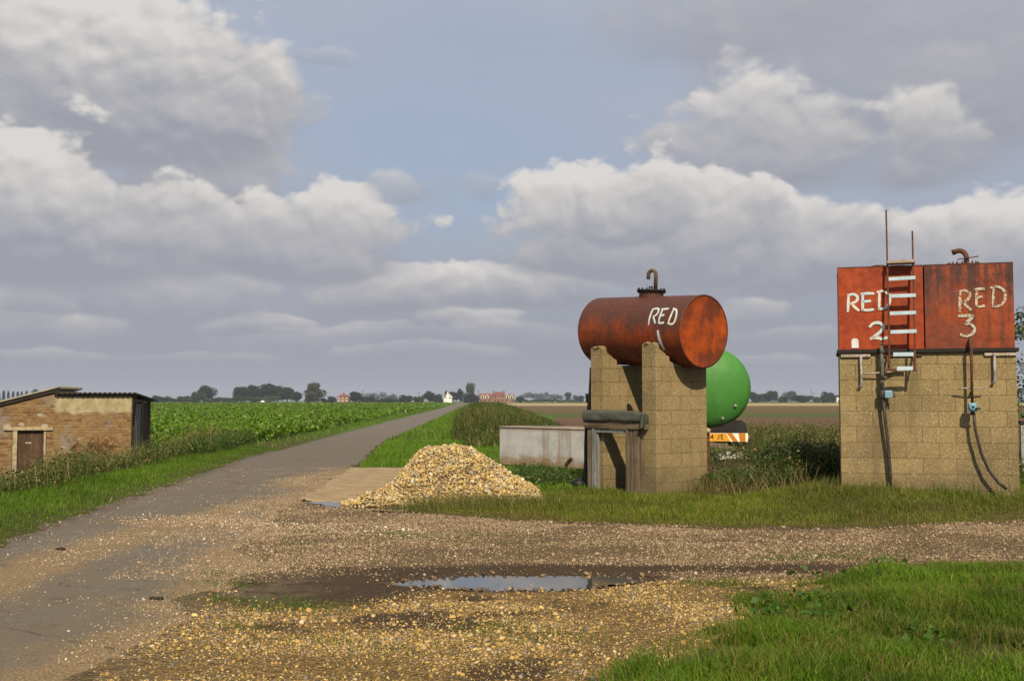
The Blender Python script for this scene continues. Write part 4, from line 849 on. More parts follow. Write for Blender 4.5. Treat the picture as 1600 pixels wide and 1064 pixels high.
for st in ([(.03, 0), (.10, .5), (.17, .95)], [(.15, .93), (.28, 1.0), (.37, .92), (.33, .62), (.2, .45)], [(.21, .46), (.27, .06)], [(.47, .95), (.58, .95), (.70, .98)], [(.51, .95), (.44, .5), (.38, .1)],
           [(.45, .52), (.58, .56)], [(.38, .1), (.48, .08), (.57, .13)], [(.88, .97), (.80, .5), (.70, .06)], [(.85, .98), (.96, .86), (.98, .5), (.92, .16), (.82, .02), (.69, .07)]):
    brush(m, [red1(*q) for q in st], .036, on_drum)
m.build('painted_word', M['letter'], t)
m = MB(); brush(m, [(1.335, math.radians(-2) * RR_), (1.36, math.radians(-16) * RR_), (1.405, math.radians(-33) * RR_)], .055, on_drum); m.build('painted_number', M['letter_blue'], t)

def pier(x0, label, hz):
    ZC = 2.65 - .0522 * (x0 + .15 - .635); prof = [(0, -.15), (0, hz), (.02, hz + .035), (.06, hz + .03), (.075, hz - .01), (.085, hz - .05), (.13, hz - .075), (.18, hz - .10), (.25, hz - .155), (.31, hz - .165), (.315, hz - .24), (.40, hz - .26)]
    for a in np.linspace(R(228), R(322), 18):
        y, z = .757 + .588 * math.cos(a), ZC + .588 * math.sin(a)
        if .41 < y < 1.19 and (z < hz - .26 or y > .8): prof.append((y, z + (.006 if int(a * 9) % 2 else -.006)))
    prof += [(1.2, ZC - .40), (1.2, -.15)]
    o = empty('block_pier', (OX, OY, 0), OROT); tag(o, label, 'pier')
    m = MB(); m.prism(prof, x0, x0 + .30, lambda p, q, d: (d, p, q)); m.build('blockwork', M['block'], o, .008)
    m = MB()
    for q in range(9):
        w = rng.uniform(.03, .07); cx_, cy_ = x0 + rng.uniform(.05, .25), rng.uniform(.03, .07); v_, f_ = ico(1); v_ = v_ * np.array([w, w, w * .5]) * (1 + rng.uniform(-.2, .2, (len(v_), 1))) + np.array([cx_, cy_, hz + .03]); m.add(v_.tolist(), f_.tolist())
    m.build('mortar_cap', M['block'], o); return o
pier(0, 'sand coloured block pier under the far end of the drum, behind the timber doorway', 2.34)
pier(1.153, 'sand coloured block pier under the near end of the drum, beside the green tanker', 2.36)

d = empty('door_frame', (OX, OY, 0), OROT); tag(d, 'weathered timber doorway with no door, set between the two block piers', 'door frame')
m = MB(); m.box(-.06, 1.30, -.11, -.015, 1.055, 1.155); m.build('lintel_board', M['woodh'], d, .006)
for nm, x0, x1, y0, y1, z1, mt in (('post', .0, .085, -.085, -.004, 1.052, 'wood'), ('post', .115, .20, -.10, -.02, 1.052, 'woodgrey'), ('lining_board', .205, .23, -.07, -.01, 1.0, 'woodgrey'),
                                   ('jamb_board', .88, .94, -.10, -.02, 1.05, 'wood'), ('jamb_board', .945, 1.035, -.08, -.012, 1.05, 'wood'), ('jamb_board', 1.045, 1.15, -.09, -.012, 1.05, 'wood'), ('jamb_board', 1.16, 1.21, -.055, -.004, .98, 'wood')):
    m = MB(); m.box(x0, x1, y0, y1, -.1, z1); m.build(nm, M[mt], d, .006)
m = MB(); m.box(.205, .84, -.085, -.03, .985, 1.045); m.build('head_board', M['woodgrey'], d, .004)
# tarpaulin bundle over the lintel
n1, n2 = 60, 22; vs = []
for i in range(n1):
    u = i / (n1 - 1); x_ = -.07 + 1.37 * u
    for j in range(n2):
        a = 2 * math.pi * j / n2; ca_, sa_ = math.cos(a), math.sin(a); q = (abs(ca_) ** 4 + abs(sa_) ** 4) ** -.25
        e = min(1, 9 * u + .85, 9 * (1 - u) + .85); wr = (float(fbm(u * 11, j * .3, 301)) - .5) * .03
        top = 1.345 + .02 * (float(fbm(u * 4, 3, 303)) - .5) - .035 * float(sstep(.8, 1, u)); bot = 1.158 if u < .95 else 1.12
        zz = (top + bot) / 2 + sa_ * q * (top - bot) / 2 * e
        vs.append((x_, -.07 + ca_ * q * .075 * e + wr, max(zz + (wr * .6 if sa_ > .3 else 0), bot)))
fs = [(i * n2 + j, i * n2 + (j + 1) % n2, (i + 1) * n2 + (j + 1) % n2, (i + 1) * n2 + j) for i in range(n1 - 1) for j in range(n2)] + [tuple(range(n2)), tuple(range((n1 - 1) * n2, n1 * n2))]
m = MB(); m.add(vs, fs, True)
vs = []
for i in range(9):
    for j in range(7): vs.append((1.235 + .017 * i * 1.1, -.155 + .02 * math.sin(i * 1.3 + j * .5), 1.29 - j * .034 + .01 * math.sin(i * 2)))
m.add(vs, [(i * 7 + j, i * 7 + j + 1, (i + 1) * 7 + j + 1, (i + 1) * 7 + j) for i in range(8) for j in range(6)], True)
o = m.build('tarpaulin', M['tarp']); o.location = (OX, OY, 0); o.rotation_euler = (0, 0, OROT); tag(o, 'dark green tarpaulin bundled along the top of the timber doorway', 'tarpaulin')
# black plastic hanging down the hidden side of the pier
vs = []; ni, nj = 22, 9
for i in range(ni):
    v = i / (ni - 1); z = 2.05 - 2.03 * v
    for j in range(nj):
        u = j / (nj - 1); sp = .03 + .26 * v ** 1.5; vs.append((-.012 - sp * u - .012 * math.sin(v * 11 + 2 * u), .07 - .05 * u + .03 * math.sin(u * 9 + v * 6), z))
fs = [(i * nj + j, i * nj + j + 1, (i + 1) * nj + j + 1, (i + 1) * nj + j) for i in range(ni - 1) for j in range(nj - 1)]
m = MB(); m.add(vs, fs, True); v_, f_ = ico(2); m.add((v_ * np.array([.14, .16, .11]) + np.array([-.34, .06, .11])).tolist(), f_.tolist(), True)
o = m.build('plastic_sheet', M['plastic']); o.location = (OX, OY, 0); o.rotation_euler = (0, 0, OROT); s_ = o.modifiers.new('s', 'SOLIDIFY'); s_.thickness = .006
tag(o, 'black plastic sheet hanging down the side of the far block pier', 'plastic sheet')
o = MB().box(-.16, -.02, .03, .17, 1.47, 1.60).box(-.17, -.015, .02, .18, 1.60, 1.615).build('switch_box', M['blackmetal'], None, .006); o.location = (OX, OY, 0); o.rotation_euler = (0, 0, OROT)
tag(o, 'small black box fixed high on the side of the far block pier', 'switch box')
o = empty('steel_post', (3.225, 18.05, 0)); tag(o, 'brown steel post with a pale concrete cap beside the near block pier', 'post')
MB().box(-.038, .038, -.006, .006, -.1, .97).box(-.038, -.028, .006, .07, -.1, .97).build('steel_section', M['rust'], o)
m = MB(); v_, f_ = ico(2); v_ = v_ * np.array([.07, .06, .055]) * (1 + rng.uniform(-.12, .12, (len(v_), 1))); m.add((v_ + np.array([-.005, 0, 1.0])).tolist(), f_.tolist()); m.build('concrete_cap', M['lintel'], o)

# ------------------------------------------------------------------ the two square tanks on the block plinth
PX, PY, PROT = 4.81, 15.98, -R(16.02)
ca, sa = math.cos(PROT), math.sin(PROT)
def face(px, py):                      # a measured point of the front face: metres along it and height
    k_ = (px - 800) / FPX * 1.0; a = (532 - py) / FPX; c_, s_ = math.cos(PITCH), math.sin(PITCH)
    e = .5
    for _ in range(6):
        Y = PY + sa * e; h = Y * (s_ + a * c_) / (c_ - a * s_); dd = Y * c_ + h * s_; e = (k_ * dd - PX) / ca
    return e, CAMZ + h
pl = empty('block_plinth', (PX, PY, 0), PROT); tag(pl, 'solid speckled sandy block plinth carrying two square red tanks', 'plinth')
MB().box(0, 2.39, 0, 1.25, -.2, 2.19).build('blockwork', M['block'], pl, .006)
MB().box(-.03, 2.42, -.05, 1.28, 2.192, 2.245).build('bearer', M['blackmetal'], pl, .004)
for a_, b_ in ((1314, 1360), (1538, 1588)):
    e0, z0 = face(a_, 556); e1, _ = face(b_, 556); MB().box(e0, e1, -.035, -.002, 2.135, 2.175).build('batten', M['whitebits'], pl, .003)
def plate_box(x0, x1, y0, y1, z0, z1, dent, seed):
    bm = bmesh.new(); bmesh.ops.create_cube(bm, size=1)
    for v in bm.verts: v.co = Vector(((x0 + x1) / 2 + v.co.x * (x1 - x0), (y0 + y1) / 2 + v.co.y * (y1 - y0), (z0 + z1) / 2 + v.co.z * (z1 - z0)))
    bmesh.ops.subdivide_edges(bm, edges=bm.edges[:], cuts=15, use_grid_fill=True)
    for v in bm.verts:
        q = v.co; w = min(1, 6 * min((q.x - x0), (x1 - q.x)) / (x1 - x0)) * min(1, 6 * min(q.z - z0, z1 - q.z) / (z1 - z0))
        if abs(q.y - y0) < 1e-4: v.co.y += w * dent * 2 * (float(fbm(q.x * 3.1 + seed, q.z * 3.1, 311)) - .5)
    m = MB(); vs = [v.co[:] for v in bm.verts]; m.add(vs, [[v.index for v in f.verts] for f in bm.faces], False); bm.free(); return m
def square_tank(x0, x1, label, mt, seed):
    t = empty('square_tank', (PX, PY, 0), PROT); tag(t, label, 'fuel tank')
    plate_box(x0, x1, -.03, 1.22, 2.247, 3.445, .012, seed).build('tank_body', M[mt], t)
    m = MB(); 
    for q in ((x0 - .004, x1 + .004, -.036, -.018), (x0 - .004, x1 + .004, 1.21, 1.228)): m.box(*q, 3.447, 3.458)
    for q in ((x0 - .004, x0 + .012), (x1 - .012, x1 + .004)): m.box(*q, -.017, 1.209, 3.447, 3.458)
    m.build('top_rim', M['rust'], t); return t
t2 = square_tank(.0, 1.172, 'brighter red square tank painted RED 2, with the ladder against it', 'rust_two', 0)
t3 = square_tank(1.192, 2.372, 'rustier square tank painted RED 3, with the bent vent pipe on top', 'rust_three', 7)
fl_ = lambda e, z: (e, -.038 - .004, z)
def fbox(c0, c1, r0, r1): (a, b), (c, d_) = face(c0, r1), face(c1, r0); return a, c, b, d_
m = MB()
for ch, q in (('R', (1323, 1344, 460, 487)), ('E', (1345, 1367, 458, 486)), ('D', (1369, 1391, 455, 484))): write(m, ch, *fbox(*q), .040, fl_)
m.build('painted_word', M['letter'], t2)
m = MB(); write(m, '2', *fbox(1358, 1386, 504, 531), .046, fl_); m.build('painted_number', M['letter'], t2)
m = MB()
for ch, q in (('R', (1497, 1519, 454, 487)), ('E', (1523, 1539, 451, 480)), ('D', (1546, 1571, 448, 480))): write(m, ch, *fbox(*q), .038, fl_)
m.build('painted_word', M['letter_worn'], t3)
m = MB(); write(m, '3', *fbox(1497, 1523, 492, 526), .044, fl_); m.build('painted_number', M['letter_worn'], t3)
a, b, c, e = fbox(1330.5, 1341.5, 529, 544); w = (b - a)
m = MB(); m.prism([(a, c), (b, c), (b, e - w * .25), (b - w * .25, e), (a + w * .25, e), (a, e - w * .25)], -.046, -.040, lambda p, q, d: (p, d, q)); m.build('label_plate', M['white'], t2)
e0, _ = face(1375, 412); m = MB(); m.lathe([(.19, 3.44), (.17, 3.485), (.08, 3.51), (0, 3.515)], (e0 + .0, .32, 0), n=32); m.box(e0 + .16, e0 + .36, .2, .4, 3.446, 3.49); m.build('manhole_lid', M['rust'], t2)
e0, _ = face(1509, 408); m = MB(); m.lathe([(.23, 3.444), (.23, 3.475), (.2, 3.482), (0, 3.482)], (e0, .3, 0), n=40)
for q in range(18): a = q * 2 * math.pi / 18; m.lathe([(.014, 3.47), (.014, 3.503), (.006, 3.51)], (e0 + .205 * math.cos(a), .3 + .205 * math.sin(a), 0), n=6)
m.build('manhole_lid', M['rust'], t3)
e1 = e0 + .045; p = [(e1, .3, 3.47), (e1, .3, 3.56)] + [(e1 - .10 + .10 * math.cos(a), .3, 3.58 + .105 * math.sin(a)) for a in np.linspace(.1, math.pi * .62, 8)] + [(e1 - .19, .3, 3.66)]
m = MB(); m.tube(p, [.036] * (len(p) - 1) + [.042], 14); v = m.build('vent_pipe', M['rust'], t3); v['label'] = 'bent rusty vent pipe'
MB().tube([(e1 - .13, .25, 3.552), (e1 + .16, .25, 3.588)], .008, 6).build('rod', M['rust'], t3)

# ladder
ld = empty('ladder', (PX, PY, 0), PROT); tag(ld, 'rusty steel ladder with pale blue rungs standing off the tank painted RED 2', 'ladder')
def lady(z): return -.13 - (3.45 - z) * .085
def lp(px, py):
    e, z = face(px, py); y = lady(z); s = 1 + y / 16.2                       # bring the measured point out to the ladder's plane
    return Vector((e * s + (-.027), y, CAMZ + (z - CAMZ) * s))
def stile(a, b): A, B = lp(*a), lp(*b); m = MB(); m.beam(A, B, .022, .03, (0, 1, 0)); return m
stile((1387.5, 328), (1393, 578)).build('stile', M['rust'], ld); stile((1428.5, 361), (1433, 578)).build('stile', M['rust'], ld)
for x0, x1, y0, y1 in ((1391, 1433, 436.5, 434), (1392, 1433.5, 463, 461.5), (1393, 1434, 490, 488.5), (1394, 1435, 519, 517.5)):
    A, B = lp(x0, y0), lp(x1, y1); A.y -= .024; B.y -= .024; m = MB(); m.beam(A, B, .02, .052, (0, 0, 1)); m.build('rung', M['rung'], ld, .003)
A, B = lp(1389, 412), lp(1433, 410.5); m = MB(); 
for q in range(3): m.beam(A + Vector((0, -.03 + q * .085, .02)), B + Vector((0, -.03 + q * .085, .02)), .075, .045, (0, 0, 1))
m.build('top_step', M['whitebits'], ld, .004)
for x0, x1, yy in ((1398, 1430, 554), (1404, 1429, 576)):
    A, B = lp(x0, yy), lp(x1, yy - .5); A.y -= .026; B.y -= .026; m = MB(); m.beam(A, B, .02, .056, (0, 0, 1)); m.build('rung', M['rung'], ld, .003)
for x0, y0 in ((1392, 578), (1433, 578)):
    A = lp(x0, y0); m = MB(); m.beam(A, Vector((A.x - .01, .0, A.z + .22)), .02, .025); m.beam(Vector((A.x - .045, A.y, A.z)), Vector((A.x + .09 if x0 < 1400 else A.x + .02, A.y - .012, A.z)), .02, .04); m.build('brace', M['rust'], ld)
A, B = lp(1383, 557), lp(1446, 556); m = MB(); m.beam(Vector((A.x, -.02, 2.15)), Vector((B.x, -.02, 2.155)), .02, .022); m.build('wall_bar', M['rust'], ld)

# fuel pipes with valves and hoses
def wl(px, py, y): e, z = face(px, py); s = 1 + y / 16.2; return Vector((e * s + y * -.0, y, CAMZ + (z - CAMZ) * s))
f1 = empty('fuel_pipe', (PX, PY, 0), PROT); tag(f1, 'grey fuel pipe with a pale blue valve and grey hose below the ladder', 'fuel pipe')
Y1 = -.12
m = MB(); m.tube([wl(1377, 540, Y1), wl(1378.5, 580, Y1), wl(1379, 612, Y1)], .026, 12); m.tube([wl(1377, 538.5, Y1), wl(1377, 536, Y1)], .03, 12)
for yy in (549, 565, 596): A = wl(1378, yy, Y1); m.lathe([(.034, -.02), (.034, .02)], A, n=12)
m.build('standpipe', M['greypipe'], f1)
m = MB(); m.tube([wl(1380, 622, Y1), wl(1383, 655, Y1 + .01), wl(1388, 700, Y1 + .03), wl(1391, 740, Y1 + .04), wl(1392, 772, Y1 + .05)], .024, 12); m.build('hose', M['darkpipe'], f1)
A = wl(1387, 616, Y1 - .02); m = MB(); m.box(A.x - .045, A.x + .06, A.y - .05, A.y + .04, A.z - .055, A.z + .055); v = m.build('valve', M['valve'], f1, .012)
m = MB(); m.lathe([(.034, -.06), (.045, -.05), (.045, .05), (.034, .06)], (A.x - .075, A.y + .02, A.z), n=12); m.build('coupling', M['darkpipe'], f1); m = MB(); m.tube([(A.x + .05, A.y, A.z + .03), (A.x + .09, A.y - .02, A.z + .02), (A.x + .085, A.y - .02, A.z - .05)], .009, 6); m.build('tap_lever', M['darkpipe'], f1)
m = MB(); m.tube([wl(1349, 584, -.07), wl(1372, 582.5, -.09), wl(1385, 582, -.10), wl(1404, 578, -.06)], .011, 8); m.build('clamp_rod', M['whitebits'], f1)
f2 = empty('fuel_pipe', (PX, PY, 0), PROT); tag(f2, 'rusty fuel pipe with blue valve and black hose below the tank painted RED 3', 'fuel pipe')
Y2 = -.16
m = MB(); m.tube([Vector((wl(1516, 528, -.02).x, -.035, wl(1516, 530, -.02).z)), wl(1516.5, 533, -.10), wl(1517, 541, Y2), wl(1518, 580, Y2), wl(1519, 630, Y2)], [.03, .03, .024, .019, .019], 12); m.build('standpipe', M['rust'], f2)
m = MB(); m.tube([wl(1521, 644, Y2), wl(1524, 672, Y2), wl(1533, 708, Y2 + .01), wl(1545, 735, Y2 + .01), wl(1561, 755, Y2 + .01), wl(1573, 764, Y2 + .01)], .021, 12); m.build('hose', M['darkpipe'], f2)
A = wl(1519, 636, Y2 - .02); m = MB(); m.box(A.x - .055, A.x + .055, A.y - .05, A.y + .045, A.z - .065, A.z + .06); m.lathe([(.05, 0), (.05, .02), (.02, .025)], (A.x, A.y - .05, A.z), (0, -1, 0), n=16); m.build('valve', M['valve'], f2, .012)
m = MB(); m.tube([(A.x + .03, A.y - .06, A.z - .02), (A.x + .1, A.y - .07, A.z - .02)], .016, 8); m.build('tap_lever', M['darkpipe'], f2); m = MB(); m.lathe([(.028, -.03), (.028, .03)], (A.x - .0, A.y + .02, A.z - .085), n=12); m.build('coupling', M['darkpipe'], f2); m = MB(); m.tube([wl(1513, 622, -.05), wl(1517, 612, -.12), wl(1519, 606, Y2 - .02)], .01, 6); m.build('stay', M['darkpipe'], f2)
m = MB(); m.tube([wl(1494, 607, -.10), wl(1516, 606.5, -.13), wl(1540, 606, -.12)], .010, 8); m.build('clamp_rod', M['whitebits'], f2)
for px, y0, y1, lab in ((1345, 555, 603, 'short galvanised pipe with a hooked foot beside the ladder'), (1553.5, 552, 597, 'short galvanised pipe with a hooked foot beside the black hose')):
    o = MB().tube([wl(px, y0, -.055), wl(px + 1, y1 - 4, -.06), wl(px, y1, -.055), wl(px - 4, y1 + 3, -.03)], [.018, .018, .017, .014], 10).build('drain_pipe', M['galv']); o.location = (PX, PY, 0); o.rotation_euler = (0, 0, PROT); tag(o, lab, 'pipe')

# ------------------------------------------------------------------ green tanker behind
tk = empty('slurry_tanker', (4.74, 26, 0), -R(5.7)); tag(tk, 'green round ended tanker parked behind the drum stand', 'tanker')
rb, zb = .955, 1.81
m = MB(); m.lathe([(0, -.30), (.2, -.292), (.45, -.255), (.7, -.17), (.86, -.07), (.935, .03), (rb - .006, .10), (rb + .006, .11), (rb + .006, .13), (rb, .14), (rb, 4.6), (.86, 4.8), (.5, 4.95), (0, 5.0)], (0, 0, zb), (0, 1, 0), n=96); m.build('barrel', M['green'], tk)
for x_, z_ in ((.56, -.43), (.27, -.73)):
    r_ = math.hypot(x_, z_); y_ = float(np.interp(r_, [0, .45, .7, .86, .935], [-.3, -.255, -.17, -.07, .03])); m = MB(); m.lathe([(.035, -.02), (.035, .03), (.02, .04), (0, .04)], (x_, y_, zb + z_), (0, -1, 0), n=14); m.build('bung', M['galv'], tk)
m = MB(); m.box(-.5, -.38, .05, 4.6, .72, .9); m.box(.38, .5, .05, 4.6, .72, .9); m.box(-.55, .55, .02, .18, .50, 1.02); m.box(-.5, .5, 2.2, 2.4, .72, .9); m.beam((0, 4.6, .75), (0, 6.3, .6), .14, .14); m.box(-.8, .8, -.14, -.04, .56, .70); m.box(-.06, .06, -.05, .03, .5, .7); m.build('chassis', M['blackmetal'], tk)
for sx in (-1, 1):
    m = MB(); m.lathe([(.22, -.19), (.42, -.2), (.5, -.12), (.5, .12), (.42, .2), (.22, .19)], (sx * .86, 2.3, .5), (1, 0, 0), n=40); w_ = m.build('wheel', M['tyre'], tk); MB().lathe([(0, -.08), (.23, -.06), (.23, .06), (0, .08)], (sx * .86, 2.3, .5), (1, 0, 0), n=24).build('rim', M['green'], w_)
bp = MB().box(-.87, .85, -.165, -.145, .535, .735).build('bumper_board', M['stripe'], tk)
def slant(x0, x1, nm, mt, sh=-.14): m = MB(); m.prism([(x0, .537), (x1, .537), (x1 + sh, .733), (x0 + sh, .733)], -.171, -.167, lambda p, q, d: (p, d, q)); m.build(nm, M[mt], bp)
slant(.50, .62, 'stripe', 'orange'); m = MB(); m.prism([(.66, .537), (.79, .537), (.79, .733), (.63, .733)], -.171, -.167, lambda p, q, d: (p, d, q)); m.build('stripe', M['orange'], bp)
slant(-.55, -.42, 'stripe', 'orange', .14); slant(-.78, -.66, 'stripe', 'orange', .1)
npl = MB().prism([(-.28, .545), (.44, .545), (.34, .728), (-.28, .728)], -.177, -.1665, lambda p, q, d: (p, d, q)).build('number_plate', M['yellow'], tk)
for ch, x0 in (('B', -.20), ('3', -.10), ('4', -.02), ('J', .12), ('E', .215)):
    m = MB(); write(m, ch, x0, x0 + .065, .600, .705, .019, lambda p, q: (p, -.180, q)); m.build('letter', M['charblack'], npl)
m = MB(); m.beam((.84, -.15, .58), (1.0, -.15, .36), .03, .03); m.build('light_arm', M['blackmetal'], tk)
MB().lathe([(.05, .03), (.058, 0), (.058, -.02), (.04, -.035), (0, -.04)], (1.0, -.17, .33), (0, 1, 0), n=20).build('tail_light', M['redlens'], tk)
o = MB().beam((4.52, 24.9, .52), (5.33, 24.7, .36), .03, .10, (0, 0, 1)).build('plank', M['wood']); tag(o, 'brown plank slanting below the number plate of the tanker', 'plank')
o = empty('white_crate', (4.98, 24.6, 0)); tag(o, 'broken white slatted crate in the brambles below the tanker', 'crate')
for q in range(5): x_ = -.30 + q * .125; MB().box(x_, x_ + .121, -.012, .012, .02 + rng.uniform(0, .1), .35 + rng.uniform(-.035, .012)).build('slat', M['white'], o)
MB().box(-.31, .32, .014, .03, .27, .31).box(-.31, .32, .014, .03, .1, .14).box(-.31, -.29, .03, .3, .1, .34).build('crate_frame', M['white'], o)
# galvanised trough
tr = empty('metal_trough', (-.272, 24.3, 0), -R(44)); tr.scale = (1.085, 1.085, .955); tag(tr, 'pale streaked galvanised trough standing behind the stone heap', 'trough')
m = MB(); m.box(0, 2.3, 0, .02, .10, .955); m.box(0, 2.3, .98, 1.0, .10, .955); m.box(0, .02, .021, .979, .10, .955); m.box(2.28, 2.3, .021, .979, .10, .955); m.box(.021, 2.279, .021, .979, .10, .12); m.build('shell', M['trough'], tr)
m = MB(); 
for a, b in (((-.01, -.005, .96), (2.31, -.005, .96)), ((-.01, 1.005, .96), (2.31, 1.005, .96)), ((-.005, 0, .962), (-.005, 1, .962)), ((2.305, 0, .962), (2.305, 1, .962))): m.tube([a, b], .014, 8)
m.build('rim', M['trough'], tr)
MB().box(.02, 2.28, .03, .11, .0, .098).box(.02, 2.28, .89, .97, .0, .098).build('skid', M['rust'], tr)
MB().tube([(1.83, -.03, .12), (1.85, -.04, .2), (1.93, -.05, .30), (1.99, -.03, .32)], [.03, .03, .026, .018], 8).build('hook', M['rust'], tr)
# ------------------------------------------------------------------ brick outbuilding across the lane
bd_ = empty('brick_outbuilding', (-10.4, 29.8, 0), R(8)); tag(bd_, 'low yellow and red brick outbuilding with corrugated roofs across the lane', 'outbuilding')
def gz_top(x): return 1.79 + .265 * (x + 1.97)
m = MB(); G0 = -1.3; dx0, dx1, dz = -3.075, -2.2, .70
F_ = lambda p, q, d: (p, d, q)
m.prism([(-6.3, G0), (dx0, G0), (dx0, gz_top(dx0)), (-6.3, gz_top(-6.3))], 0, .22, F_)
m.prism([(dx0, dz), (dx1, dz), (dx1, gz_top(dx1)), (dx0, gz_top(dx0))], 0, .22, F_)
m.prism([(dx1, G0), (-1.97, G0), (-1.97, 1.79), (dx1, gz_top(dx1))], 0, .22, F_)
m.box(-2.19, -1.97, .22, 2.3, G0, 1.76); m.prism([(-6.3, G0), (-2.19, G0), (-2.19, 1.73), (-6.3, .64)], 2.08, 2.3, F_); m.box(-6.3, -6.08, .22, 2.08, G0, .66)
m.box(-1.97, 0, 0, .22, G0, 1.655); m.box(-1.97, -.2, 2.58, 2.8, G0, 1.50)
m.box(-.10, .0, .22, .45, G0, .80)
m.build('wall', M['brick'], bd_)
def corrugated(P, along, across, nrm, L, Wd, pitch, amp, thick, mb):
    n = int(Wd / pitch * 8); P, along, across, nrm = map(Vector, (P, along, across, nrm)); vs = []
    for th in (0, -thick):
        for a in (0, L):
            for i in range(n + 1):
                w = Wd * i / n; vs.append(P + along * a + across * w + nrm * (amp * math.sin(2 * math.pi * w / pitch) + th))
    k0 = n + 1; fs = []
    for i in range(n): fs += [(i, i + 1, k0 + i + 1, k0 + i), (2 * k0 + i, 3 * k0 + i, 3 * k0 + i + 1, 2 * k0 + i + 1), (i, 2 * k0 + i, 2 * k0 + i + 1, i + 1), (k0 + i, k0 + i + 1, 3 * k0 + i + 1, 3 * k0 + i)]
    fs += [(0, k0, 3 * k0, 2 * k0), (n, 2 * k0 + n, 3 * k0 + n, k0 + n)]
    mb.add(vs, fs, True)
sl_ = Vector((1, 0, .265)).normalized(); up_ = Vector((-.265, 0, 1)).normalized(); L0 = 4.62
m = MB(); corrugated(Vector((-6.35, -.09, gz_top(-6.35) + .055)), sl_, (0, 1, 0), up_, L0, 2.5, .16, .034, .02, m); m.build('roof', M['asbestos'], bd_)
m = MB(); m.beam(Vector((-6.35, -.045, gz_top(-6.35) - .01)), Vector((-1.9, -.045, gz_top(-1.9) - .01)), .03, .075, (0, 0, 1)); m.build('verge_board', M['corrdark'], bd_)
dn = Vector((0, 1, -.062)).normalized(); un = Vector((0, .062, 1)).normalized()
m = MB(); corrugated(Vector((-2.02, -.12, 1.712)), dn, (1, 0, 0), un, 3.05, 2.2, .13, .024, .03, m); m.build('roof', M['corrdark'], bd_)
m = MB(); m.box(-1.93, .10, -.055, -.002, 1.62, 1.672); m.build('eaves_board', M['corrdark'], bd_)
m = MB(); m.box(-3.30, -2.03, -.05, .10, .70, .79); m.build('door_lintel', M['lintel'], bd_, .012)
dr = MB().box(dx0 + .14, dx1 - .07, .06, .10, G0, .69).build('door', M['woodbrown'], bd_)
MB().box(-2.75, -2.6, .04, .058, .34, .39).build('latch', M['lintel'], dr)
MB().box(dx0 + .015, dx0 + .135, -.03, .11, G0, .69).build('door_jamb', M['lintel'], bd_, .01); MB().box(dx1 - .066, dx1 - .01, -.01, .11, G0, .69).build('door_jamb', M['lintel'], bd_, .006)
# timber side of the lean-to
for y0, y1, z1, mt, nm in ((.5, .62, 1.6, 'wood', 'post'), (1.45, 1.58, 1.56, 'wood', 'post'), (2.6, 2.72, 1.52, 'wood', 'post')): MB().box(-.09, .012, y0, y1, G0, z1).build(nm, M[mt], bd_, .005)
MB().box(-.06, -.03, .625, 1.445, G0, 1.42).build('side_door', M['woodgrey'], bd_)
MB().box(-.07, -.035, 1.585, 2.595, G0, 1.45).build('board_wall', M['woodbrown'], bd_)
MB().box(-.08, .004, .23, 2.7, 1.46, 1.54).build('wall_plate', M['wood'], bd_)
MB().box(-.02, .02, .66, .74, G0, 1.1).build('leaning_board', M['woodgrey'], bd_)
# dead docks by its wall
def shrub(x, y, h, n, label, seed):
    rs = random.Random(seed); m = MB(); z0 = float(gz(x, y))
    for q in range(n):
        a = rs.uniform(0, 6.28); l = rs.uniform(.15, .5); hh = h * rs.uniform(.6, 1.05); p0 = Vector((x + rs.uniform(-.12, .12), y + rs.uniform(-.05, .05), z0)); p1 = p0 + Vector((math.cos(a) * l * .5, math.sin(a) * l * .3, hh * .5)); p2 = p0 + Vector((math.cos(a) * l, math.sin(a) * l * .5, hh))
        m.tube([p0, p1, p2], [.011, .009, .005], 5)
        for w in range(5):
            t_ = rs.uniform(.45, .95); b = p1.lerp(p2, t_); c = b + Vector((rs.uniform(-.2, .2), rs.uniform(-.1, .1), rs.uniform(.08, .3))); m.tube([b, c], [.006, .003], 4)
            for u in range(3): d_ = c + Vector((rs.uniform(-.06, .06), rs.uniform(-.06, .06), rs.uniform(-.08, .04))); v_, f_ = ico(1); m.add((v_ * np.array([.014, .014, .03]) + np.array(d_[:])).tolist(), f_.tolist())
    o = m.build('dead_shrub', M['deadplant']); tag(o, label, 'dead shrub'); return o
shrub(-11.25, 29.0, 1.25, 12, 'bare reddish brown seed stems standing against the brick wall', 3)
shrub(-10.75, 29.05, 1.15, 10, 'spreading brown dead branches near the corner of the brick outbuilding', 8)

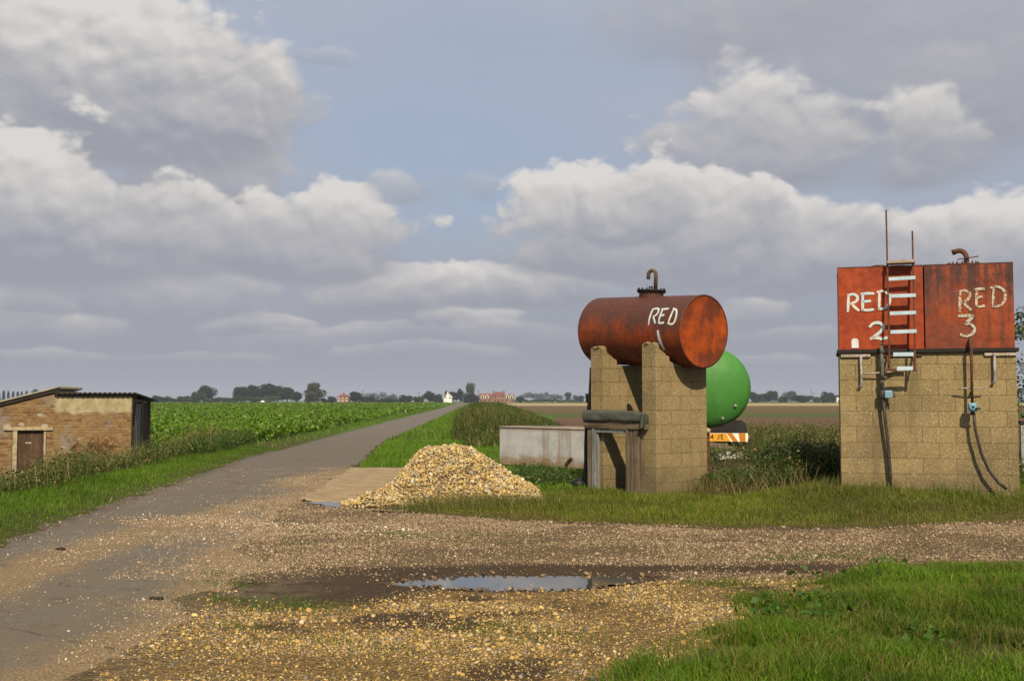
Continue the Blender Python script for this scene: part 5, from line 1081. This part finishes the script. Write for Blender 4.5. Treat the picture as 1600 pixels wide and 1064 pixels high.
# ------------------------------------------------------------------ trees and hedges on the horizon
def crown_mesh(kind, seed, nleaf, leaf):
    r_ = np.random.default_rng(seed)
    if kind == 'round': lob = [(r_.uniform(-.26, .26), r_.uniform(-.26, .26), r_.uniform(.34, .76), r_.uniform(.15, .27)) for _ in range(15)]
    elif kind == 'poplar': lob = [(r_.uniform(-.1, .1), r_.uniform(-.1, .1), z, .36 * math.sin(math.pi * min(1, .12 + z * .86)) + .06) for z in np.linspace(.12, .93, 13)]
    elif kind == 'loose': lob = [(r_.uniform(-.30, .30), r_.uniform(-.3, .3), r_.uniform(.22, .86), r_.uniform(.12, .22)) for _ in range(20)]
    elif kind == 'bush': lob = [(r_.uniform(-.36, .36), r_.uniform(-.36, .36), r_.uniform(.12, .68), r_.uniform(.16, .27)) for _ in range(15)]
    else: lob = [(x, r_.uniform(-.2, .2), r_.uniform(.2, .66), r_.uniform(.18, .32)) for x in np.linspace(-.44, .44, 22)]   # hedge
    lob = np.array(lob); i = r_.integers(0, len(lob), nleaf); d = r_.normal(size=(nleaf, 3)); d /= np.linalg.norm(d, axis=1, keepdims=True)
    rr = lob[i, 3] * r_.uniform(.55, 1.08, nleaf); sc = np.array([1, 1, 1.05]) if kind not in ('hedge',) else np.array([.25, 1, 1.0])
    P = lob[i, :3] + d * rr[:, None] * sc; P[:, 2] = np.clip(P[:, 2], .0, 1.0)
    nrm = d + r_.normal(0, .6, (nleaf, 3)); nrm /= np.linalg.norm(nrm, axis=1, keepdims=True)
    a = np.cross(nrm, r_.normal(size=(nleaf, 3))); a /= np.linalg.norm(a, axis=1, keepdims=True); b = np.cross(nrm, a); s = (leaf * r_.uniform(.5, 1.3, nleaf))[:, None]
    if kind == 'hedge': s = s * np.array([[.2, 1, 1]])
    V = np.stack([P - a * s, P - b * s * .6, P + a * s, P + b * s * .6], 1).reshape(-1, 3); F = np.arange(nleaf * 4).reshape(-1, 4)
    lobc = r_.uniform(.7, 1.3, len(lob))[i]; c = np.repeat((lobc * r_.uniform(.75, 1.25, nleaf))[:, None], 3, 1); return V, F, np.repeat(c, 4, 0)
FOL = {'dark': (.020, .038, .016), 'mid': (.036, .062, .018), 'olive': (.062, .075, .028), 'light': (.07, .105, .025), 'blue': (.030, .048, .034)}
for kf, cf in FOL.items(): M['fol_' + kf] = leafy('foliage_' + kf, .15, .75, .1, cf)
CM = {}
def crown(kind, var, colr):
    key = (kind, var, colr)
    if key not in CM:
        V_, F_2, C_ = crown_mesh(kind, hash((kind, var)) % 1 + var * 31 + len(kind) * 7, {'round': 3200, 'poplar': 1500, 'loose': 2200, 'bush': 2600, 'hedge': 6000}[kind], {'round': .05, 'poplar': .055, 'loose': .045, 'bush': .06, 'hedge': .06}[kind])
        o = np_mesh('crown', V_, F_2, M['fol_' + colr], col=C_); CM[key] = o.data; bpy.data.objects.remove(o)
    return CM[key]
def trunk_data():
    m = MB(); m.tube([(0, 0, 0), (.01, 0, .3), (0, .01, .6), (.01, 0, .8)], [.035, .026, .016, .006], 7)
    for a in range(6): an = a * 1.05; m.tube([(0, 0, .25 + .06 * a), (.16 * math.cos(an), .16 * math.sin(an), .45 + .06 * a)], [.014, .004], 5)
    o = m.build('trunk', M['bark']); d = o.data; bpy.data.objects.remove(o); return d
TRK_ = trunk_data()
def far_tree(px, wpx, top, kind, colr, Y, label, cat='tree', group=None, var=0, dy=.8):
    w = wpx * Y / FPX; h = CAMZ + (626 - top) * Y / FPX; x = (px - 800) / FPX * Y
    nm = {'poplar': 'poplar_tree', 'bush': 'bush', 'hedge': 'hedge'}.get(kind, 'broadleaf_tree')
    t = empty(nm, (x, Y, -.1), 0 if kind == 'hedge' else random.uniform(0, 6)); t.scale = (w, w * dy if kind != 'hedge' else 5, h); tag(t, label, cat, group)
    for n_, d_ in (('crown', crown(kind, var, colr)), ('trunk', TRK_)):
        if kind == 'hedge' and n_ == 'trunk': continue
        o = bpy.data.objects.new(n_, d_); COL.objects.link(o); o.parent = t
    return t
PG = 'slim poplars in a row beyond the brick outbuilding'
for i, (px, tp) in enumerate(((-1, 612), (7, 610.5), (14, 611), (21.5, 611.5), (29, 612), (35, 612), (42, 611))):
    far_tree(px, 6.5, tp, 'poplar', 'blue', 900, ['slim poplar at the outer end of the row behind the sloping roof', 'tallest slim poplar of the row, next to its outer end', 'third slim poplar of the row behind the sloping brick roof', 'fourth slim poplar of the row behind the sloping brick roof', 'fifth slim poplar of the row, close against the next', 'sixth slim poplar of the row, close against the one before', 'poplar at the inner end of the row, next to the dark round tree'][i], 'poplar', PG, i % 3)
TB = 'trees along the horizon beyond the green crop'
T_ = [(56, 16, 608, 'round', 'dark', 800, 'small dark round tree peeping over the sloping brick roof', 'tree'),
      (252, 26, 616, 'bush', 'dark', 840, 'low dark bush just beyond the lean-to roof', 'bush'), (289, 22, 617, 'bush', 'mid', 840, 'low green bush between the lean-to and the round dark tree', 'bush'),
      (322, 36, 601, 'round', 'dark', 850, 'dark round tree standing alone beside the long hedge', 'tree'), (312, 22, 610, 'bush', 'mid', 830, 'pale green bush at the foot of the lone round tree', 'bush'),
      (377, 30, 602, 'round', 'dark', 860, 'first dark tree of the clump behind the long hedge', 'tree'), (396, 30, 600.5, 'round', 'dark', 870, 'second dark tree of the clump behind the long hedge', 'tree'), (415, 34, 598, 'round', 'dark', 860, 'tallest dark tree in the middle of the clump behind the hedge', 'tree'),
      (434, 30, 602, 'round', 'dark', 870, 'dark tree just past the tallest in the clump', 'tree'), (449, 30, 603, 'round', 'dark', 860, 'last dark tree of the clump, reaching down past the hedge', 'tree'), (465, 20, 611, 'round', 'dark', 850, 'small dark tree between the clump and the olive tree', 'tree'),
      (491, 34, 597, 'loose', 'olive', 830, 'tall olive green tree with an uneven crown', 'tree'), (490, 32, 606, 'bush', 'olive', 830, 'olive undergrowth round the foot of the uneven tree', 'bush'),
      (518, 18, 617, 'bush', 'dark', 840, 'low bush against the red house wall', 'bush'), (556, 26, 611, 'round', 'dark', 815, 'dark round tree touching the red house', 'tree'), (507, 14, 620, 'bush', 'mid', 840, 'small bush beside the olive tree', 'bush'),
      (575, 22, 618, 'bush', 'dark', 840, 'low dark bush under the hazy wood', 'bush'), (605, 26, 620, 'bush', 'mid', 830, 'flat green bush below the hazy wood', 'bush'), (633, 24, 615.5, 'bush', 'dark', 845, 'dark bush between the hazy wood and the pole', 'bush'), (653, 18, 617, 'bush', 'mid', 845, 'green bush beside the leaning pole', 'bush'),
      (671, 24, 611, 'round', 'dark', 850, 'dark tree some way before the white house', 'tree'), (685, 20, 613, 'bush', 'blue', 855, 'greyish tree against the white house gable', 'tree'), (699, 14, 610, 'round', 'dark', 870, 'dark treetop showing above the white house', 'tree'), (709, 20, 611, 'round', 'dark', 865, 'dark tree just behind the white house roof', 'tree'),
      (719, 14, 607, 'round', 'dark', 850, 'narrow dark tree beside the tall thin one', 'tree'), (735, 20, 597, 'loose', 'olive', 840, 'tall thin crowned tree beside the long red farmhouse', 'tree'), (735, 24, 612, 'bush', 'dark', 840, 'dark bush below the tall thin crowned tree', 'bush'), (745, 12, 615, 'bush', 'dark', 830, 'dark bush at the near gable of the farmhouse', 'bush'),
      (812, 12, 618, 'bush', 'blue', 850, 'bluish bush just past the farmhouse gable', 'bush'), (888, 16, 612, 'loose', 'blue', 1150, 'pale hazy tree standing alone beyond the stubble', 'tree'), (906, 20, 616, 'bush', 'blue', 1150, 'hazy bush near the black plastic sheet', 'bush'),
      (1174, 18, 611, 'round', 'dark', 930, 'dark tree beside the green tanker', 'tree'), (1190, 30, 613, 'bush', 'dark', 940, 'spreading dark bush between the tanker and the taller tree', 'bush'), (1207, 20, 609, 'round', 'dark', 930, 'taller rounded dark tree beyond the stubble', 'tree'), (1221, 18, 617, 'bush', 'mid', 940, 'low green bush after the taller rounded tree', 'bush'),
      (1235, 24, 610, 'round', 'blue', 1400, 'far blue hazy tree crown behind the low bushes', 'tree'), (1254, 36, 616, 'bush', 'dark', 930, 'dark domed bush in front of the blue hazy tree', 'bush'), (1276, 13, 618, 'bush', 'light', 930, 'bright yellow green bush beside the thin poles', 'bush'),
      (1291, 22, 610, 'bush', 'dark', 925, 'dense dark bush beside the white hut', 'bush'), (1302, 18, 614, 'bush', 'mid', 930, 'green bush half in front of the white hut', 'bush')]
for i, (px, w, tp, kd, cl, Y, lb, ct) in enumerate(T_): far_tree(px, w, tp, kd, cl, Y, lb, ct, 'trees beyond the stubble field' if px > 805 else TB, i % 4)
far_tree(362, 150, 615, 'hedge', 'mid', 820, 'long even hedge in front of the dark clump of trees', 'hedge'); far_tree(850, 110, 622.5, 'hedge', 'mid', 1000, 'low straight hedge beyond the stubble past the farmhouse', 'hedge', None, 1)
far_tree(262, 60, 619.5, 'hedge', 'dark', 850, 'low dark hedge running behind the lean-to', 'hedge', None, 2); far_tree(600, 90, 621, 'hedge', 'dark', 850, 'low dark hedge between the red house and the white house', 'hedge', None, 3)
def far_wood(px, w, tp, Y, label):
    V_, F_2, C_ = crown_mesh('hedge', int(px), 4000, .05); ww = w * Y / FPX; h = CAMZ + (626 - tp) * Y / FPX
    u = V_[:, 0]; prof = .72 + .28 * np.cos(np.clip(u, -.5, .5) * 2.6) ; V_ = np.stack([(px - 800) / FPX * Y + u * ww, Y + V_[:, 1] * 30, V_[:, 2] * h * prof * 1.12 - .1], 1)
    o = np_mesh('far_wood', V_, F_2, M['fol_blue'], col=C_); tag(o, label, 'wood', kind='stuff')
far_wood(595, 56, 612, 1700, 'hazy blue wood on the horizon between the houses'); far_wood(843, 76, 610.5, 1700, 'hazy blue wood on the horizon past the farmhouse')
far_wood(120, 360, 620, 1500, 'thin dark line of woods behind the outbuilding'); far_wood(1430, 480, 619, 1500, 'thin line of woods behind the square tanks')

# ------------------------------------------------------------------ houses far off
def fx(px, Y): return (px - 800) / FPX * Y
def fz(py, Y): return CAMZ + (626 - py) * Y / FPX
def gable(mb, x0, x1, y0, y1, z0, z1, ov=.3):       # roof, ridge along x
    yc = (y0 + y1) / 2; mb.prism([(y0 - ov, z0), (y1 + ov, z0), (yc, z1)], x0 - ov, x1 + ov, lambda p, q, d: (d, p, q))
fh = empty('farmhouse', (0, 800, 0)); tag(fh, 'long red brick farmhouse with a taller middle and pale arched dormers', 'house'); Y = 800; X = lambda p: fx(p, Y); Z = lambda p: fz(p, Y)
m = MB(); m.box(X(749.5), X(770.5), 0, 7, -.2, Z(622)); m.box(X(771), X(788), -1, 8, -.2, Z(617.8)); m.box(X(788.5), X(803.5), 0, 7, -.2, Z(622)); m.build('wall', M['farbrick'], fh)
m = MB(); gable(m, X(749.5), X(770), 0, 7, Z(622), Z(615)); m.build('roof', M['fartile'], fh); m = MB(); gable(m, X(789), X(803.5), 0, 7, Z(622), Z(616.5)); rf = m.build('roof', M['fartile'], fh)
m = MB(); gable(m, X(771), X(788), -1, 8, Z(617.8), Z(612.2)); m.build('roof', M['fartile'], fh)
for p_, t_ in ((771.3, 609.8), (787.3, 609.8), (797.5, 614)): MB().box(X(p_) - .5, X(p_) + .5, 3, 4, Z(618), Z(t_)).build('chimney', M['farbrick'], rf)
for p_ in (754, 761, 793, 799.5):
    w = 1.25; zc = Z(620); arc = [(X(p_) + w * math.cos(a), zc + 1.1 * math.sin(a) * 1.2) for a in np.linspace(0, math.pi, 9)] + [(X(p_) - w, Z(622) - .4), (X(p_) + w, Z(622) - .4)]
    q_ = MB().prism(arc, -.35, 2.5, lambda p, q, d: (p, d, q)).build('dormer', M['farcream'], fh); MB().box(X(p_) - .6, X(p_) + .6, -.40, -.352, Z(622) - .2, zc + .7).build('pane', M['farglass'], q_)
for p_ in (752, 758, 765, 774, 779, 785, 791, 801): MB().box(X(p_) - .5, X(p_) + .5, -1.05 if 771 < p_ < 788 else -.05, (-1.003 if 771 < p_ < 788 else -.003), 1.0, 2.3).build('window', M['farglass'], fh)
for p_ in (774, 785): MB().box(X(p_) - .5, X(p_) + .5, -1.05, -1.003, Z(620.6), Z(618.6)).build('window', M['farglass'], fh)
MB().box(X(779) - .6, X(779) + .6, -1.06, -1.003, 0, 2.2).build('door', M['woodbrown'], fh)
rh = empty('red_house', (0, 800, 0)); tag(rh, 'square red brick house with a hipped red roof between bushes', 'house')
MB().box(X(527.5), X(545), 0, 8, -.2, Z(620)).build('wall', M['farbrick'], rh)
m = MB(); x0, x1 = X(527) - .3, X(545.5) + .3; m.add([(x0, -.4, Z(620)), (x1, -.4, Z(620)), (x1, 8.4, Z(620)), (x0, 8.4, Z(620)), (x0 + 2.6, 4, Z(616)), (x1 - 2.6, 4, Z(616))], [(0, 1, 5, 4), (1, 2, 5), (2, 3, 4, 5), (3, 0, 4), (3, 2, 1, 0)]); rf = m.build('roof', M['fartile'], rh)
MB().box(X(536) - .6, X(536) + .6, 3.4, 4.5, Z(617.5), Z(613.6)).build('chimney', M['farbrick'], rf)
for p_ in (530, 536, 542):
    for z0, z1 in ((Z(622.6), Z(620.8)), (Z(627), Z(625))): MB().box(X(p_) - .55, X(p_) + .55, -.05, -.003, z0, z1).build('window', M['farcream'], rh)
wh = empty('white_house', (0, 800, 0)); tag(wh, 'white rendered house with a steep gable and one chimney', 'house')
m = MB(); m.prism([(X(697), -.2), (X(706), -.2), (X(706), Z(620)), (X(700), Z(614.5)), (X(697), Z(617.5))], 0, 7, lambda p, q, d: (p, d, q)); m.box(X(693.5), X(696.9), 1, 5, -.2, Z(621)); m.build('wall', M['farwhite'], wh)
m = MB(); m.beam((X(700), 3.5, Z(614.1)), (X(707.3), 3.5, Z(620.9)), 7.6, .2); m.beam((X(700), 3.5, Z(614.1)), (X(693), 3.5, Z(621)), 7.6, .2); rf = m.build('roof', M['farwhite'], wh)
MB().box(X(699.2) - .5, X(699.2) + .5, 3, 4, Z(616), Z(612.5)).build('chimney', M['farwhite'], rf); MB().box(X(703) - .6, X(703) + .6, -.05, -.003, Z(622.5), Z(620.5)).build('window', M['farglass'], wh)
o = empty('white_hut', (fx(1309.5, 920), 920, 0)); tag(o, 'small white hut beside the dense dark bush beyond the stubble', 'hut'); MB().box(-1.6, 1.6, 0, 3, -.2, 4.3).build('wall', M['farwhite'], o); m = MB(); gable(m, -1.6, 1.6, 0, 3, 4.3, 5.0, .15); m.build('roof', M['fartile'], o); MB().box(-.4, .4, -.06, -.003, 0, 2).build('door', M['farglass'], o)
for px, tp, Y, lb in ((567, 610, 860, 'thin pole beside the dark round tree by the red house'), (567 + 88, 612, 860, 'thin pole standing by the green bush before the white house'), (640, 618, 850, 'short pole between the low bushes'), (1267, 607.5, 920, 'taller thin pole beside the bright yellow green bush'), (1271, 613, 920, 'shorter thin pole beside the bright yellow green bush'), (748, 609, 790, 'thin pole at the gable of the red farmhouse')):
    o = MB().tube([(0, 0, 0), (0, 0, fz(tp, Y))], [.22, .14], 6).box(-.9, .9, -.1, .1, fz(tp, Y) - .7, fz(tp, Y) - .5).build('telegraph_pole', M['pole']); o.location = (fx(px, Y), Y, 0); tag(o, lb, 'pole')
v_, f_ = ico(2); o = np_mesh('wrapped_bale', v_ * np.array([1.55, 1.0, .95]) * (1 + .06 * rng.normal(size=(len(v_), 1))) + np.array([0, 0, .8]), f_, M['polywhite'], smooth=True); o.location = (fx(411, 760), 760, 0); tag(o, 'small white wrapped bale at the far edge of the crop', 'bale')

# ------------------------------------------------------------------ odds and ends
for x, y, s, lb in ((-4.42, 10.75, .05, 'dark clod of earth lying on the lane by the verge'), (-2.62, 8.1, .05, 'dark flattened clod on the lane next to the muddy track')):
    v_, f_ = ico(2); P_ = v_ * (1 + .25 * rng.normal(size=(len(v_), 1))) * np.array([s, s * .5, s * .28]); o = np_mesh('clod', P_, f_, M['dung']); o.location = (x, y, float(gz(x, y)) + .02); tag(o, lb, 'clod')
# young tree at the edge beyond the square tanks
def near_tree(x, y):
    r_ = np.random.default_rng(77); t = empty('young_tree', (x, y, float(gz(x, y)))); tag(t, 'young leafy tree growing beyond the tank painted RED 3', 'tree')
    m = MB(); m.tube([(0, 0, -.1), (.03, 0, .7), (-.02, .03, 1.5), (.02, 0, 2.4), (0, 0, 3.2)], [.05, .042, .032, .02, .006], 8); tips = []
    for q in range(34):
        z = r_.uniform(.7, 3.0); a = r_.uniform(0, 6.28); l = r_.uniform(.4, .95) * (1.15 - .22 * abs(z - 1.8)); p0 = Vector((0, 0, z)); p1 = p0 + Vector((math.cos(a) * l * .5, math.sin(a) * l * .5, .12)); p2 = p0 + Vector((math.cos(a) * l, math.sin(a) * l, r_.uniform(-.05, .3))); m.tube([p0, p1, p2], [.014, .009, .004], 5); tips += [(p0, p1, p2)]
    m.build('trunk', M['bark'], t); P = []
    for p0, p1, p2 in tips:
        for q in range(60): u = r_.uniform(.35, 1.05); P.append(np.array((p1.lerp(p2, u) if u > .5 else p0.lerp(p1, u * 2))[:]) + r_.normal(0, .10, 3))
    P = np.array(P); v, f, c = leaves(P, rng.uniform(.05, .10, len(P)), green(len(P), (.03, .065, .010), (.07, .115, .02), 0), .2, .38, .3); np_mesh('crown', v, f, M['leaf'], t, col=c)
near_tree(10.12, 20.3)
o = empty('panel_fence', (8.86, 19.0, 0)); tag(o, 'pale panel fence ending beside the block plinth', 'fence')
for q in range(5): MB().box(q * .32, q * .32 + .31, 0, .02, .15, 1.10).build('panel', M['whitebits'] if q else M['galv'], o)
MB().box(-.02, 1.62, -.03, .05, 1.102, 1.15).build('top_rail', M['corrdark'], o)
for q in (0.02, 1.5): MB().box(q, q + .07, .022, .09, -.2, 1.10).build('post', M['wood'], o)
# ------------------------------------------------------------------ air
def hz(k):
    return None
hm = bpy.data.materials.new('haze'); hm.use_nodes = True; hm.node_tree.nodes.clear(); k = NT(hm.node_tree)
pv = k.new('ShaderNodeVolumePrincipled'); pv.inputs['Color'].default_value = (.80, .86, 1.0, 1); pv.inputs['Density'].default_value = .00016; pv.inputs['Anisotropy'].default_value = .0
k.l.new(pv.outputs[0], k.new('ShaderNodeOutputMaterial').inputs['Volume'])
o = MB().box(-4100, 4100, -100, 5100, -3, 60).build('haze', hm); o['kind'] = 'stuff'; o['label'] = 'thin bluish haze over the far fields'
